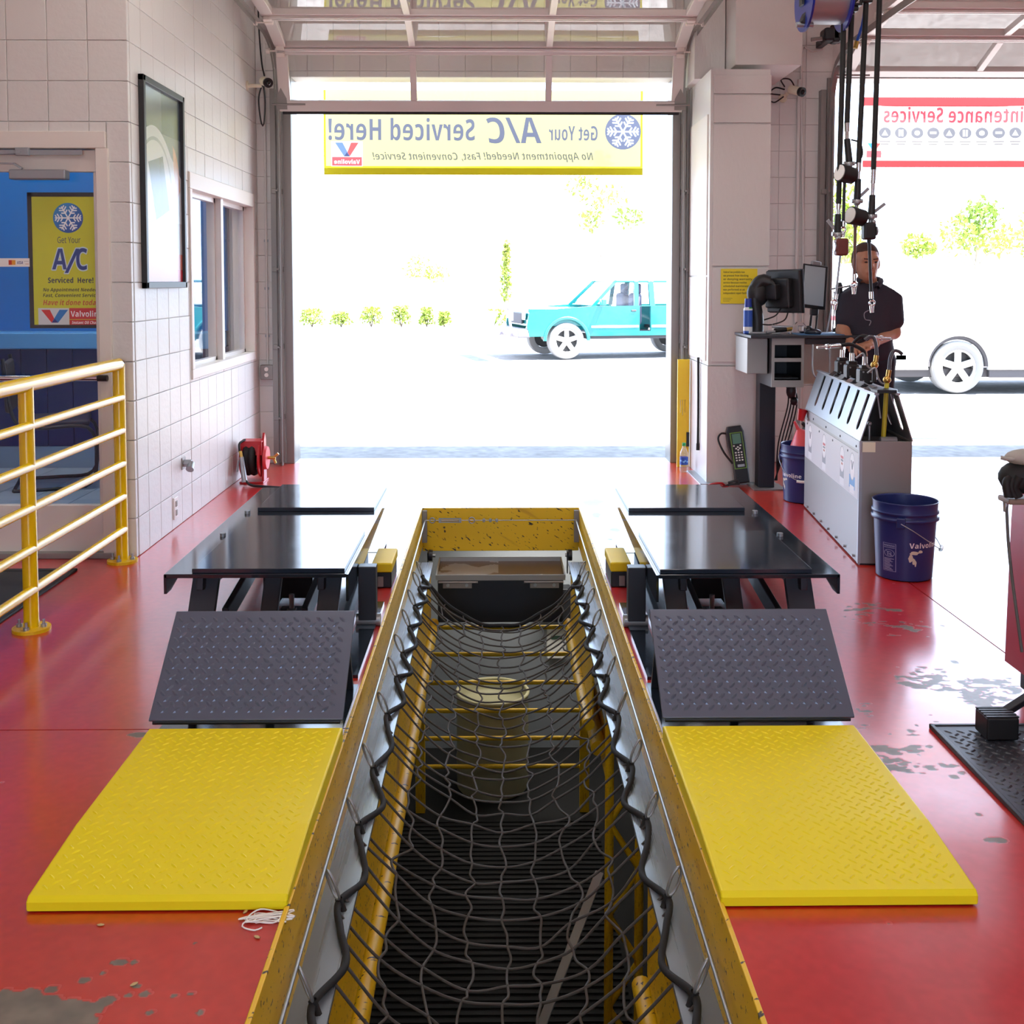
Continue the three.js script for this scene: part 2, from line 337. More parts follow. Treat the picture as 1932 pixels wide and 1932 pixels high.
// office room behind the door glass
{
  const blue = std(0x1276bf, 0.5), pale = std(0x5fa9dd, 0.45), nvy = std(0x27346e, 0.5), base = std(0x9db5c9, 0.6);
  const w = struct('wall_office_inside', 'blue painted office wall with navy panelling');
  part(w, 'upper_wall', span(-4.6, -2.07, 1.05, CEIL, -8.3, -8.49), blue);
  part(w, 'counter_ledge', span(-4.6, -2.07, 0.93, 1.05, -8.0, -8.3, 0.01), pale);
  for (let i = 0; i < 13; i++) part(w, 'panel', span(-4.6 + i * 0.195, -4.6 + i * 0.195 + 0.19, 0.17, 0.93, -8.28, -8.49, 0.004), nvy);
  part(w, 'skirting', span(-4.6, -2.07, 0, 0.17, -8.26, -8.49), base);
  part(w, 'side_facing', span(-2.11, -2.072, 2.1, CEIL, -5.8, -8.3), blue);
  part(w, 'side_facing', span(-2.11, -2.072, 0, 0.82, -5.8, -8.3), blue);
  part(w, 'side_facing', span(-2.11, -2.072, 0.82, 2.1, -5.8, -6.6), blue);
  part(w, 'left_facing', span(-4.6, -4.56, 0, CEIL, -5.8, -8.3), blue);
  const f = struct('floor_office', 'pale blue grey tiles of the office floor');
  part(f, 'bed', span(-4.56, -2.11, 0.002, 0.008, -5.79, -8.25), std(0x7d8b98, 0.7));
  const tm = [std(0xaebdcb, 0.3), std(0xa4b6c6, 0.3)], tg = box(0.296, 0.006, 0.296, 0, 0, 0, 0.002);
  for (let i = 0; i < 8; i++) for (let j = 0; j < 8; j++) { const t = part(f, 'tile', tg, tm[(i * 3 + j * 5) % 2]); t.position.set(-4.4 + i * 0.302, 0.011, -5.96 - j * 0.302); }
}
// floodable light fittings: twin tube fixtures on the ceiling
function tubeLight(x, y, z, len, along, watts, label, group) {
  const t = thing('ceiling_light', label, 'light', [x, y, z], along === 'x' ? Math.PI / 2 : 0, group);
  part(t, 'housing', box(0.3, 0.06, len, 0, -0.03, 0, 0.01), M.white);
  for (const s of [-1, 1]) part(t, 'tube', rod(V(s * 0.08, -0.085, -len / 2 + 0.03), V(s * 0.08, -0.085, len / 2 - 0.03), 0.018), new THREE.MeshStandardMaterial({ color: 0xffffff, emissive: 0xfff8ee, emissiveIntensity: 4 }));
  const l = new THREE.RectAreaLight(0xfff8ee, watts, 0.28, len); l.name = 'tube_glow';
  l.position.set(0, -0.11, 0); l.rotation.x = -Math.PI / 2; t.add(l);
  return t;
}
for (const [x, z, where] of [[-1.0, -4.6, 'above the lift on the office side'], [1.2, -4.6, 'above the lift on the pillar side'], [-1.0, 0.2, 'behind the ramps on the office side'], [1.2, 0.2, 'behind the ramps on the pillar side'], [4.2, -3.5, 'above the second bay']]) tubeLight(x, CEIL - 0.001, z, 1.5, 'z', 20, 'white twin tube ceiling light ' + where, 'garage ceiling lights');
tubeLight(-3.4, CEIL - 0.001, -7.1, 1.2, 'x', 45, 'added white tube light on the office ceiling');  // unseen lamp, added to brighten the office behind the glass
tubeLight(0.3, -0.25, -7.35, 0.9, 'x', 14, 'white tube light over the basement end wall');

// ---------------------------------------------------------------- office door
{
  const d = struct('door_1', 'white framed office door with a full glass pane');
  const z = -ENDZ, [x0, x1, , y1] = DOOR;
  part(d, 'door_frame', [span(x0, x1, 2.1, y1 + 0.02, z + 0.02, z - 0.16, 0.004), span(x1 - 0.052, x1 + 0.012, 0, 2.1, z + 0.02, z - 0.16, 0.004), span(x0 - 0.012, x0 + 0.05, 0, 2.1, z + 0.02, z - 0.16, 0.004)], M.whiteTrim);
  const a = x0 + 0.055, b = x1 - 0.057;
  const leaf = part(d, 'door_leaf', [span(a, b, 1.985, 2.095, z - 0.02, z - 0.065, 0.004), span(a, b, 0.02, 0.27, z - 0.02, z - 0.065, 0.004), span(b - 0.02, b, 0.27, 1.985, z - 0.02, z - 0.065, 0.004), span(a, a + 0.06, 0.27, 1.985, z - 0.02, z - 0.065, 0.004)], M.whiteTrim);
  part(leaf, 'pane', new THREE.PlaneGeometry(b - a - 0.08, 1.715).translate((a + b) / 2 + 0.02, 1.1275, z - 0.042), M.glass);
  part(leaf, 'push_bar', rod(V(a + 0.06, 0.935, z + 0.04), V(-2.04, 0.935, z + 0.04), 0.014), M.chrome);
  part(leaf, 'bar_end', [rod(V(-2.04, 0.935, z + 0.04), V(-1.99, 0.935, z + 0.04), 0.016), span(-2.045, -2.02, 0.92, 0.95, z + 0.04, z - 0.02)], M.blackPlastic);
  part(leaf, 'door_closer', span(-2.46, -2.175, 1.94, 1.99, z + 0.055, z - 0.01, 0.008), M.galv);
  part(d, 'closer_arm', [span(-2.78, -2.1, 2.065, 2.09, z + 0.028, z + 0.02), span(-2.43, -2.36, 2.06, 2.1, z + 0.045, z + 0.02, 0.004), bar(V(-2.4, 2.075, z + 0.04), V(-2.8, 2.055, z + 0.04), 0.02, 0.008), bar(V(-2.4, 1.995, z + 0.03), V(-2.44, 2.02, z + 0.03), 0.016, 0.01), bar(V(-2.44, 2.02, z + 0.032), V(-2.8, 2.03, z + 0.035), 0.016, 0.008)], M.galv);
  part(d, 'threshold', span(x0, x1, 0, 0.03, z + 0.03, z - 0.14, 0.004), M.stainless);
}
// snowflake and chevron marks used on several prints
function snowflake(c, x, y, R, mono) {
  c.save(); c.translate(x, y);
  if (mono) c.fillStyle = mono; else { const g = c.createLinearGradient(-R, -R, R, R); g.addColorStop(0, '#3fa9df'); g.addColorStop(1, '#17389b'); c.fillStyle = g; }
  c.beginPath(); c.arc(0, 0, R, 0, 7); c.fill();
  c.strokeStyle = '#f4f8fc'; c.lineWidth = R * 0.09; c.lineCap = 'round';
  for (let i = 0; i < 6; i++) {
    c.save(); c.rotate(i * Math.PI / 3 + Math.PI / 6 * 0);
    c.beginPath(); c.moveTo(0, 0); c.lineTo(R * 0.84, 0);
    for (const [p, l] of [[0.36, 0.2], [0.56, 0.24], [0.74, 0.16]]) for (const s of [-1, 1]) { c.moveTo(R * p, 0); c.lineTo(R * (p + l * 0.6), s * R * l); }
    c.stroke(); c.restore();
  }
  c.restore();
}
function chevron(c, x, y, w, h, left = '#d8322f', right = '#1f7ccb', dark = '#23307e') {
  const t = w * 0.32;
  c.fillStyle = left; c.beginPath(); c.moveTo(x, y); c.lineTo(x + t, y); c.lineTo(x + w * 0.55, y + h); c.lineTo(x + w * 0.38, y + h); c.fill();
  c.fillStyle = right; c.beginPath(); c.moveTo(x + w, y); c.lineTo(x + w - t, y); c.lineTo(x + w * 0.38, y + h); c.lineTo(x + w * 0.62, y + h); c.fill();
  c.fillStyle = dark; c.beginPath(); c.moveTo(x + w * 0.5, y + h * 0.7); c.lineTo(x + w * 0.38, y + h); c.lineTo(x + w * 0.62, y + h); c.fill();
}
// poster hung inside the door glass
{
  const z = -ENDZ - 0.075, L = -2.425, R = -2.035, B = 1.185, T = 1.885;
  const t = thing('framed_door_poster', 'yellow air conditioning poster in black frame hung inside the office door glass', 'poster', [(L + R) / 2, B, z]);
  const q = own(t);
  q('frame', [span(L, R, T - 0.022, T, z, z - 0.012), span(L, R, B, B + 0.018, z, z - 0.012), span(L, L + 0.022, B, T, z, z - 0.012), span(R - 0.012, R, B, T, z, z - 0.012)], M.blackPlastic);
  const tex = canvasTex(700, 1290, (c, w, h) => {
    c.fillStyle = '#d3d62e'; c.fillRect(0, 0, w, h);
    snowflake(c, 365, 215, 150);
    c.fillStyle = '#20305f'; fitText(c, 'Get Your', 250, 465, 235, 84, '{} sans-serif');
    c.lineJoin = 'round';
    for (const [st, fl] of [['#cfe3ee', null], [null, '#27418f']]) {
      if (st) { c.strokeStyle = st; c.lineWidth = 26; } else c.fillStyle = fl;
      const put = (s, x, y, size, wd, sk) => { c.save(); c.translate(x, y); c.transform(1, 0, -sk, 1, 0, 0); c.font = 'bold ' + size + 'px sans-serif'; c.scale(wd / c.measureText(s).width, 1); if (st) c.strokeText(s, 0, 0); else c.fillText(s, 0, 0); c.restore(); };
      put('A', 195, 730, 290, 145, 0.06); put('/', 318, 765, 340, 105, 0.2); put('C', 425, 733, 300, 130, 0);
    }
    c.fillStyle = '#1f2c4d'; fitText(c, 'Serviced  Here!', 148, 865, 460, 74);
    c.fillStyle = '#2a3424'; fitText(c, 'No Appointment Needed!', 95, 950, 560, 46, 'bold {} sans-serif', 0.2); fitText(c, 'Fast, Convenient Service!', 92, 1006, 570, 46, 'bold {} sans-serif', 0.2);
    c.fillStyle = '#c6552c'; fitText(c, 'Have it done today!', 90, 1088, 585, 72, 'bold {} sans-serif', 0.2);
    c.fillStyle = '#dbe2e4'; c.fillRect(45, 1118, 310, 172); chevron(c, 75, 1135, 270, 130);
    c.fillStyle = '#cf2f34'; c.fillRect(357, 1118, 343, 112); c.fillRect(357, 1236, 343, 54);
    c.fillStyle = '#ffffff'; fitText(c, 'Valvoline', 370, 1205, 318, 78); fitText(c, 'Instant Oil Change', 378, 1278, 300, 40, 'bold {} sans-serif', 0.15);
  });
  q('print', span(L + 0.02, R - 0.01, B + 0.016, T - 0.02, z - 0.002, z - 0.008), [0, 1, 2, 3].length ? new THREE.MeshStandardMaterial({ map: tex, roughness: 0.6 }) : null);
}
{
  const z = -ENDZ - 0.038, p = atDepth(0, 487, ENDZ), p1 = atDepth(50, 503, ENDZ);
  const t = thing('card_sticker', 'small white payment card sticker on the office door glass', 'sticker', [p1.x - 0.08, p1.y, z]);
  const tex = canvasTex(256, 64, (c) => { c.fillStyle = '#f4f1ec'; c.fillRect(0, 0, 256, 64); c.fillStyle = '#c8402a'; c.fillRect(86, 14, 34, 36); c.fillStyle = '#e8a33a'; c.fillRect(112, 14, 30, 36); c.fillStyle = '#4a4f86'; fitText(c, 'VISA', 152, 44, 50, 30, 'bold {} sans-serif', 0.2); c.fillStyle = '#b9b4b0'; c.fillRect(212, 22, 38, 3); c.fillStyle = '#c9603a'; c.fillRect(222, 42, 28, 3); });
  own(t)('print', span(p1.x - 0.16, p1.x, p1.y, p.y, z, z + 0.002), new THREE.MeshStandardMaterial({ map: tex, roughness: 0.5 }));
}
// chairs in the office
function officeChair(x, z, turn, label) {
  const t = thing('waiting_chair', label, 'chair', [x, 0.014, z], turn);
  const fm = M.blackSteel;
  part(t, 'seat', box(0.5, 0.05, 0.46, 0, 0.45, 0, 0.02), std(0x2a2a3c, 0.6));
  part(t, 'backrest', box(0.48, 0.34, 0.04, 0, 0.72, -0.24, 0.018).rotateX(-0.06), std(0x3a322f, 0.6));
  for (const s of [-1, 1]) part(t, 'frame', tube([V(s * 0.24, 0.9, -0.3), V(s * 0.25, 0.5, -0.24), V(s * 0.25, 0.43, -0.1), V(s * 0.25, 0.42, 0.22), V(s * 0.25, 0.2, 0.27), V(s * 0.25, 0.03, 0.22), V(s * 0.25, 0.012, 0), V(s * 0.25, 0.012, -0.25)], 0.012, 40, 8), fm);
  part(t, 'stretcher', rod(V(-0.25, 0.012, -0.25), V(0.25, 0.012, -0.25), 0.012), fm);
}
officeChair(-3.08, -7.55, 1.9, 'dark cantilever chair beside the navy panelling in the office');
officeChair(-3.85, -7.35, 1.2, 'dark cantilever chair left of the other one in the office');

// ---------------------------------------------------------------- overhead sectional doors and tracks
function sectionalDoor(name, label, x0, x1, path) {
  const d = struct(name, label);
  const w = x1 - x0, th = 0.045;
  for (let i = 0; i + 1 < path.length; i++) {
    const [za, ya] = path[i], [zb, yb] = path[i + 1];
    const A = V(0, ya, -za), B = V(0, yb, -zb), dir = V(0, 0, 0).subVectors(B, A), len = dir.length() - 0.006; dir.normalize();
    const sec = new THREE.Group(); sec.name = 'section'; d.add(sec);
    const y = dir, x = V(1, 0, 0), z = V(0, 0, 0).crossVectors(x, y);
    sec.matrix.makeBasis(x, y, z).setPosition(x0, ya, -za); sec.matrix.decompose(sec.position, sec.quaternion, sec.scale);
    const bot = i === 0 ? 0.085 : 0.05, top = 0.05;
    part(sec, 'rail', span(0, w, 0.003, bot, -th / 2, th / 2, 0.004), M.doorAlu);
    part(sec, 'rail', [span(0, w, len - top, len, -th / 2, th / 2, 0.004), span(0, w, len - 0.016, len - 0.004, th / 2, th / 2 + 0.02)], M.doorAlu);
    if (i > 0) part(sec, 'rail_lip', span(0.06, w - 0.06, 0.008, 0.02, th / 2, th / 2 + 0.02), M.doorAlu);
    for (const [a, b] of [[0, 0.085], [w - 0.085, w]]) part(sec, 'end_stile', span(a, b, bot, len - top, -th / 2, th / 2, 0.004), M.doorAlu);
    for (let k = 1; k < 3; k++) part(sec, 'stile', [span(w * k / 3 - 0.024, w * k / 3 + 0.024, bot, len - top, -th / 2, th / 2, 0.004), span(w * k / 3 - 0.05, w * k / 3 + 0.05, len - 0.012, len + 0.012, th / 2, th / 2 + 0.006)], M.doorAlu);
    for (let k = 0; k < 3; k++) { const a = k ? w * k / 3 + 0.024 : 0.085, b = k < 2 ? w * (k + 1) / 3 - 0.024 : w - 0.085; part(sec, 'pane', new THREE.PlaneGeometry(b - a, len - top - bot).translate((a + b) / 2, (bot + len - top) / 2, 0), M.glass); }
    for (const s of [0, 1]) part(sec, 'hinge', [box(0.06, 0.035, 0.03, s ? w - 0.04 : 0.04, len, th / 2 + 0.015, 0.005), box(0.06, 0.035, 0.03, s ? w - 0.04 : 0.04, len - 0.05, th / 2 + 0.012, 0.005), rod(V(s ? w - 0.02 : 0.02, len - 0.02, th / 2 + 0.03), V(s ? w + 0.06 : -0.06, len - 0.02, th / 2 + 0.03), 0.006), rod(V(s ? w + 0.035 : -0.035, len - 0.02, th / 2 + 0.03), V(s ? w + 0.06 : -0.06, len - 0.02, th / 2 + 0.03), 0.022)], M.whiteTrim);
    if (i === 0) {
      part(sec, 'bottom_seal', span(0.02, w - 0.02, -0.02, 0.003, -0.015, 0.015, 0.006), M.rubber);
      for (const s of [0, 1]) part(sec, 'bottom_bracket', [extrude([[-0.03, 0.02], [0.05, 0.02], [0.05, 0.1], [0.01, 0.18], [-0.03, 0.1]], 0.006).translate(s ? w - 0.03 : 0.01, 0, th / 2), rod(V(s ? w + 0.05 : -0.05, 0.06, th / 2 + 0.02), V(s ? w - 0.2 : 0.2, 0.06, th / 2 + 0.02), 0.007)], M.jambSteel);
    }
  }
  return d;
}
sectionalDoor('door_2', 'half-raised glazed overhead door above the pit bay', -1.655, 1.4, [[8.36, 2.715], [8.215, 3.17], [7.75, 3.3], [7.27, 3.345], [6.79, 3.35], [6.31, 3.35]]);
sectionalDoor('door_3', 'raised glazed overhead door of the second bay', 2.585, 5.66, [[8.28, 2.985], [7.82, 3.18], [7.34, 3.26], [6.86, 3.28], [6.38, 3.28]]);
function doorTrack(label, x, s, top, far) {
  const t = thing('door_track', label, 'track', [x, 0, -8.4]);
  const q = own(t), pts = [V(x, 0.02, -8.4), V(x, 2.6, -8.4), V(x, top - 0.22, -8.36), V(x, top - 0.07, -8.24), V(x, top, -8.0), V(x, top + 0.02, -7.0), V(x, top + 0.02, far)];
  const cv = new THREE.CatmullRomCurve3(pts, false, 'catmullrom', 0.1);
  const strip = (dx, w, h) => { const g = []; const n = 46; const P = cv.getSpacedPoints(n); for (let i = 0; i < n; i++) g.push(bar(V(P[i].x + dx, P[i].y, P[i].z), V(P[i + 1].x + dx, P[i + 1].y, P[i + 1].z), w, h, 0, V(s, 0, 0))); return g; };
  q('channel', [strip(0, 0.05, 0.003), strip(-s * 0.025, 0.004, 0.03)], M.jambSteel);
  q('angle', [span(x + s * 0.01, x + s * 0.05, 0, 2.9, -8.43, -8.5), span(x - s * 0.03, x - s * 0.024, 0, 2.75, -8.37, -8.42)], M.jambSteel);
  for (const y of [0.35, 0.9, 1.5, 2.1]) q('bracket', [span(x - s * 0.03, x + s * 0.04, y, y + 0.04, -8.41, -8.5, 0.004), rod(V(x - s * 0.01, y + 0.02, -8.37), V(x - s * 0.01, y + 0.02, -8.42), 0.008)], M.jambSteel);
  q('hanger', [span(x - 0.015, x + 0.015, top + 0.03, CEIL, -6.55, -6.59), span(x - 0.02, x + 0.02, top + 0.0, top + 0.06, -6.52, -6.62)], M.galv);
}
doorTrack('steel overhead door track beside the office wall', -1.7, -1, 3.24, -6.3);
doorTrack('steel overhead door track beside the square pillar', 1.45, 1, 3.24, -6.3);
doorTrack('dark steel overhead door track left of the second bay', 2.54, -1, 3.14, -6.3);
// steel jambs in the openings
for (const [n, x, s] of [['trim_1', D1[0], 1], ['trim_2', D1[1], -1], ['trim_3', D2[0], 1], ['trim_4', D2[1], -1]]) { const g = struct(n, 'worn steel door jamb'); part(g, 'jamb', [span(x, x + s * 0.012, 0, 3, -8.49, -8.73), span(x - s * 0.05, x + s * 0.012, 0, 3, -8.475, -8.5, 0.003)], M.jambSteel); }

// ---------------------------------------------------------------- things on the office wall
{
  const [z0, z1, y0, y1] = [5.73, 6.47, 1.39, 2.505], x = SIDEX;
  const t = thing('framed_poster', 'tall black framed poster hung on the block wall', 'poster', [x, y0, -(z0 + z1) / 2]), q = own(t);
  q('frame', [span(x, x + 0.03, y0, y0 + 0.035, -z0, -z1, 0.004), span(x, x + 0.03, y1 - 0.035, y1, -z0, -z1, 0.004), span(x, x + 0.03, y0, y1, -z0, -z0 - 0.035, 0.004), span(x, x + 0.03, y0, y1, -z1 + 0.035, -z1, 0.004)], M.blackPlastic);
  const tex = canvasTex(512, 768, (c, w, h) => {
    c.fillStyle = '#5d646b'; c.fillRect(0, 0, w, h);
    c.fillStyle = '#39424d'; c.fillRect(240, 0, 272, 170);
    c.fillStyle = '#b9bcc0'; c.beginPath(); c.moveTo(0, 190); c.quadraticCurveTo(180, 90, 360, 250); c.lineTo(512, 330); c.lineTo(512, 560); c.lineTo(0, 520); c.fill();
    c.strokeStyle = '#8b9096'; c.lineWidth = 14; c.beginPath(); c.arc(150, 420, 220, 3.3, 6.0); c.stroke();
    c.fillStyle = '#4b5058'; c.beginPath(); c.moveTo(60, 300); c.lineTo(250, 260); c.lineTo(330, 470); c.lineTo(150, 520); c.fill();
    c.fillStyle = '#b5805f'; c.beginPath(); c.moveTo(390, 200); c.quadraticCurveTo(480, 240, 490, 380); c.lineTo(440, 430); c.lineTo(400, 300); c.fill();
    c.fillStyle = '#a7a2a0'; c.fillRect(0, 520, w, 130); c.fillStyle = '#bf6a55'; c.fillRect(0, 650, w, 118); c.fillStyle = '#c2242f'; c.fillRect(440, 715, 72, 53);
    c.fillStyle = '#e9e2dc'; for (let i = 0; i < 13; i++) c.fillRect(50 + i * 32, 625 + (i * 7 % 3) * 6, 18, 34);
  });
  q('print', worldUV(span(x + 0.006, x + 0.012, y0 + 0.03, y1 - 0.03, -z0 - 0.03, -z1 + 0.03), (a, b, c) => [(-c - z0 - 0.03) / (z1 - z0 - 0.06), (b - y0 - 0.03) / (y1 - y0 - 0.06)]), new THREE.MeshPhysicalMaterial({ map: tex, roughness: 0.24 }));
}
function securityCamera(label, base, dir, cablePts, bracketTo) {
  const t = thing('security_camera', label, 'camera', [base.x, base.y, base.z]), q = own(t);
  q('bracket', [rod(base, bracketTo, 0.014), rod(base, V(base.x, base.y, base.z).lerp(bracketTo, 0.1), 0.034)], M.cream);
  const c = bracketTo.clone().add(V(0.02, 0.03, 0.02)), e = c.clone().addScaledVector(dir, 0.1);
  q('camera_body', rod(c, e, 0.033, 0.033, 16), M.cream);
  q('lens_hood', rod(e, e.clone().addScaledVector(dir, 0.03), 0.034, 0.036, 16), M.blackPlastic);
  q('cable_gland', rod(c.clone().addScaledVector(dir, -0.012), c, 0.02), M.blackPlastic);
  q('lens', ball(0.02, e.x + dir.x * 0.028, e.y + dir.y * 0.028, e.z + dir.z * 0.028), std(0x0a0a0c, 0.05));
  cablePts.forEach((p) => q('camera_cable', tube(p, 0.006, 30, 6), M.blackPlastic));
}
securityCamera('cream security camera with looped black cable on the office wall', V(SIDEX, 2.88, -8.2), V(0.45, -0.25, 0.85).normalize(),
  [[V(-1.8, 3.55, -8.3), V(-1.79, 3.3, -8.28), V(-1.76, 3.05, -8.22), V(-1.735, 2.95, -8.19)], [V(-1.74, 2.92, -8.2), V(-1.79, 2.8, -8.24), V(-1.775, 2.62, -8.24), V(-1.75, 2.6, -8.22), V(-1.735, 2.75, -8.2), V(-1.745, 2.89, -8.2)]], V(-1.76, 2.88, -8.2));
{
  const p = atDepth(1475, 182, 8.5);
  securityCamera('cream security camera with tangled black cable on the wall right of the pillar', V(p.x, p.y - 0.02, -8.48), V(0.5, -0.3, 0.8).normalize(),
    [[V(p.x, p.y + 0.06, -8.42), V(p.x - 0.02, p.y + 0.12, -8.45), V(p.x + 0.05, p.y + 0.12, -8.45), V(p.x + 0.08, p.y + 0.04, -8.42), V(p.x + 0.03, p.y + 0.02, -8.4)], [V(p.x, p.y + 0.04, -8.42), V(p.x - 0.06, p.y + 0.06, -8.46), V(p.x - 0.1, p.y + 0.02, -8.47), V(p.x - 0.03, p.y, -8.43)], [V(p.x, p.y - 0.01, -8.42), V(p.x - 0.06, p.y - 0.05, -8.46), V(p.x - 0.1, p.y - 0.04, -8.47)]], V(p.x + 0.01, p.y, -8.38));
}
function conduit(label, pts, r, name = 'electrical_conduit') {
  const t = thing(name, label, 'pipe', [pts[0].x, Math.min(pts[0].y, pts.at(-1).y), pts[0].z]), q = own(t);
  q('pipe', tube(pts, r, 40, 8), M.wall);
  for (let i = 0; i < 3; i++) { const a = pts[0].clone().lerp(pts[1], (i + 0.6) / 3.3); q('clip', box(r * 4, 0.02, 0.006, a.x, a.y, a.z - r + 0.003, 0.002), M.galv); }
}
{
  conduit('thin grey conduit running down to the outlet box beside the office window', [V(-1.8, 0.78, -8.48), V(-1.8, 2.0, -8.48), V(-1.8, 3.5, -8.48)], 0.009);
  const t = thing('outlet_box', 'grey metal outlet box on the wall beside the bay door', 'outlet', [-1.8, 0.66, -8.47]), q = own(t);
  q('box_body', box(0.1, 0.115, 0.05, -1.8, 0.72, -8.465, 0.006), M.jambSteel);
  for (const y of [0.7, 0.745]) q('socket', rod(V(-1.8, y, -8.44), V(-1.8, y, -8.43), 0.016, 0.016, 14), M.white);
  const a = atDepth(1500, 700, 8.48), b = atDepth(1500, 150, 8.48);
  conduit('long grey conduit on the wall between pillar and second bay', [V(a.x, 0.02, a.z), V(a.x, 1.5, a.z), V(a.x, b.y, b.z)], 0.014);
  const c = atDepth(1512, 120, 8.48), e = atDepth(1552, 92, 8.48);
  conduit('bent grey conduit curving towards the second bay door track', [V(a.x + 0.05, 0.02, a.z), V(a.x + 0.05, 1.7, a.z), V(c.x, c.y, c.z), V((c.x + e.x) / 2 - 0.02, e.y - 0.03, e.z), V(e.x, e.y, e.z)], 0.009);
}
{
  const p = V(SIDEX, 0.35, -6.42), t = thing('pipe_stub', 'small grey capped pipe fitting on the block wall', 'pipe', [p.x, p.y, p.z]), q = own(t);
  q('pipe', [rod(p, V(p.x + 0.05, p.y, p.z), 0.022), rod(V(p.x + 0.05, p.y, p.z), V(p.x + 0.05, p.y - 0.03, p.z + 0.04), 0.02, 0.024)], M.galv);
  q('wall_plate', box(0.006, 0.07, 0.07, p.x + 0.003, p.y, p.z, 0.002), M.jambSteel);
  const o = V(SIDEX, 0.12, -6.24), u = thing('wall_outlet', 'white double wall outlet low on the block wall', 'outlet', [o.x, o.y, o.z]), r = own(u);
  r('cover_plate', box(0.01, 0.125, 0.075, o.x + 0.005, o.y, o.z, 0.003), M.white);
  for (const s of [-1, 1]) r('socket', box(0.006, 0.034, 0.03, o.x + 0.011, o.y + s * 0.026, o.z, 0.003), std(0x9a9890, 0.5));
}
// red hose reel with an air gun
{
  const z = -7.72, x = -1.72;
  const t = thing('hose_reel', 'red spring hose reel with black hose on the floor by the office wall', 'hose reel', [x, 0, z]), q = own(t);
  q('hose_coil', [ring(0.1, 0.028, x - 0.06, 0.17, z, 0, Math.PI / 2, 0, 30), ring(0.1, 0.028, x - 0.02, 0.17, z, 0, Math.PI / 2, 0, 30), ring(0.075, 0.03, x - 0.04, 0.17, z, 0, Math.PI / 2, 0, 30)], M.rubber);
  for (const dx of [-0.1, 0.025]) q('flange', [rod(V(x + dx, 0.17, z), V(x + dx + 0.01, 0.17, z), 0.135, 0.135, 30)], M.red);
  q('upright', [extrude([[-0.05, 0], [0.05, 0], [0.035, 0.3], [0, 0.35], [-0.035, 0.3]], 0.012, 0.002).rotateY(Math.PI / 2).translate(x + 0.042, 0, z), span(x - 0.11, x + 0.06, 0, 0.012, z - 0.09, z + 0.09, 0.003)], M.red);
  q('guard', [span(x - 0.1, x + 0.05, 0.29, 0.3, z - 0.06, z + 0.08, 0.003), span(x - 0.1, x + 0.05, 0.2, 0.3, z + 0.075, z + 0.085, 0.003)], M.red);
  q('spring_case', rod(V(x + 0.055, 0.17, z), V(x + 0.075, 0.17, z), 0.085, 0.08, 24), M.redBright);
  q('swivel_fitting', [rod(V(x + 0.075, 0.17, z), V(x + 0.13, 0.17, z), 0.012), rod(V(x + 0.115, 0.17, z), V(x + 0.15, 0.2, z), 0.009), rod(V(x + 0.115, 0.17, z), V(x + 0.13, 0.13, z), 0.009)], M.brass);
  const g = thing('air_gun', 'silver air blow gun on a black hose beside the red hose reel', 'air gun', [x - 0.06, 0.01, z + 0.16]), r = own(g);
  r('handle', rod(V(x - 0.075, 0.2, z + 0.16), V(x - 0.045, 0.03, z + 0.2), 0.016, 0.02), M.galv);
  r('trigger', [bar(V(x - 0.095, 0.18, z + 0.165), V(x - 0.1, 0.1, z + 0.18), 0.012, 0.006)], M.galv);
  r('coupling', [rod(V(x - 0.085, 0.24, z + 0.15), V(x - 0.075, 0.2, z + 0.16), 0.012)], M.brass);
  r('hose', [tube([V(x - 0.09, 0.24, z + 0.15), V(x - 0.095, 0.29, z + 0.13), V(x - 0.07, 0.31, z + 0.07)], 0.008, 16, 8), tube([V(x - 0.045, 0.05, z + 0.2), V(x, 0.015, z + 0.22), V(x + 0.1, 0.012, z + 0.26), V(x + 0.22, 0.012, z + 0.3), V(x + 0.4, 0.012, z + 0.35)], 0.009, 30, 8)], M.rubber);
}
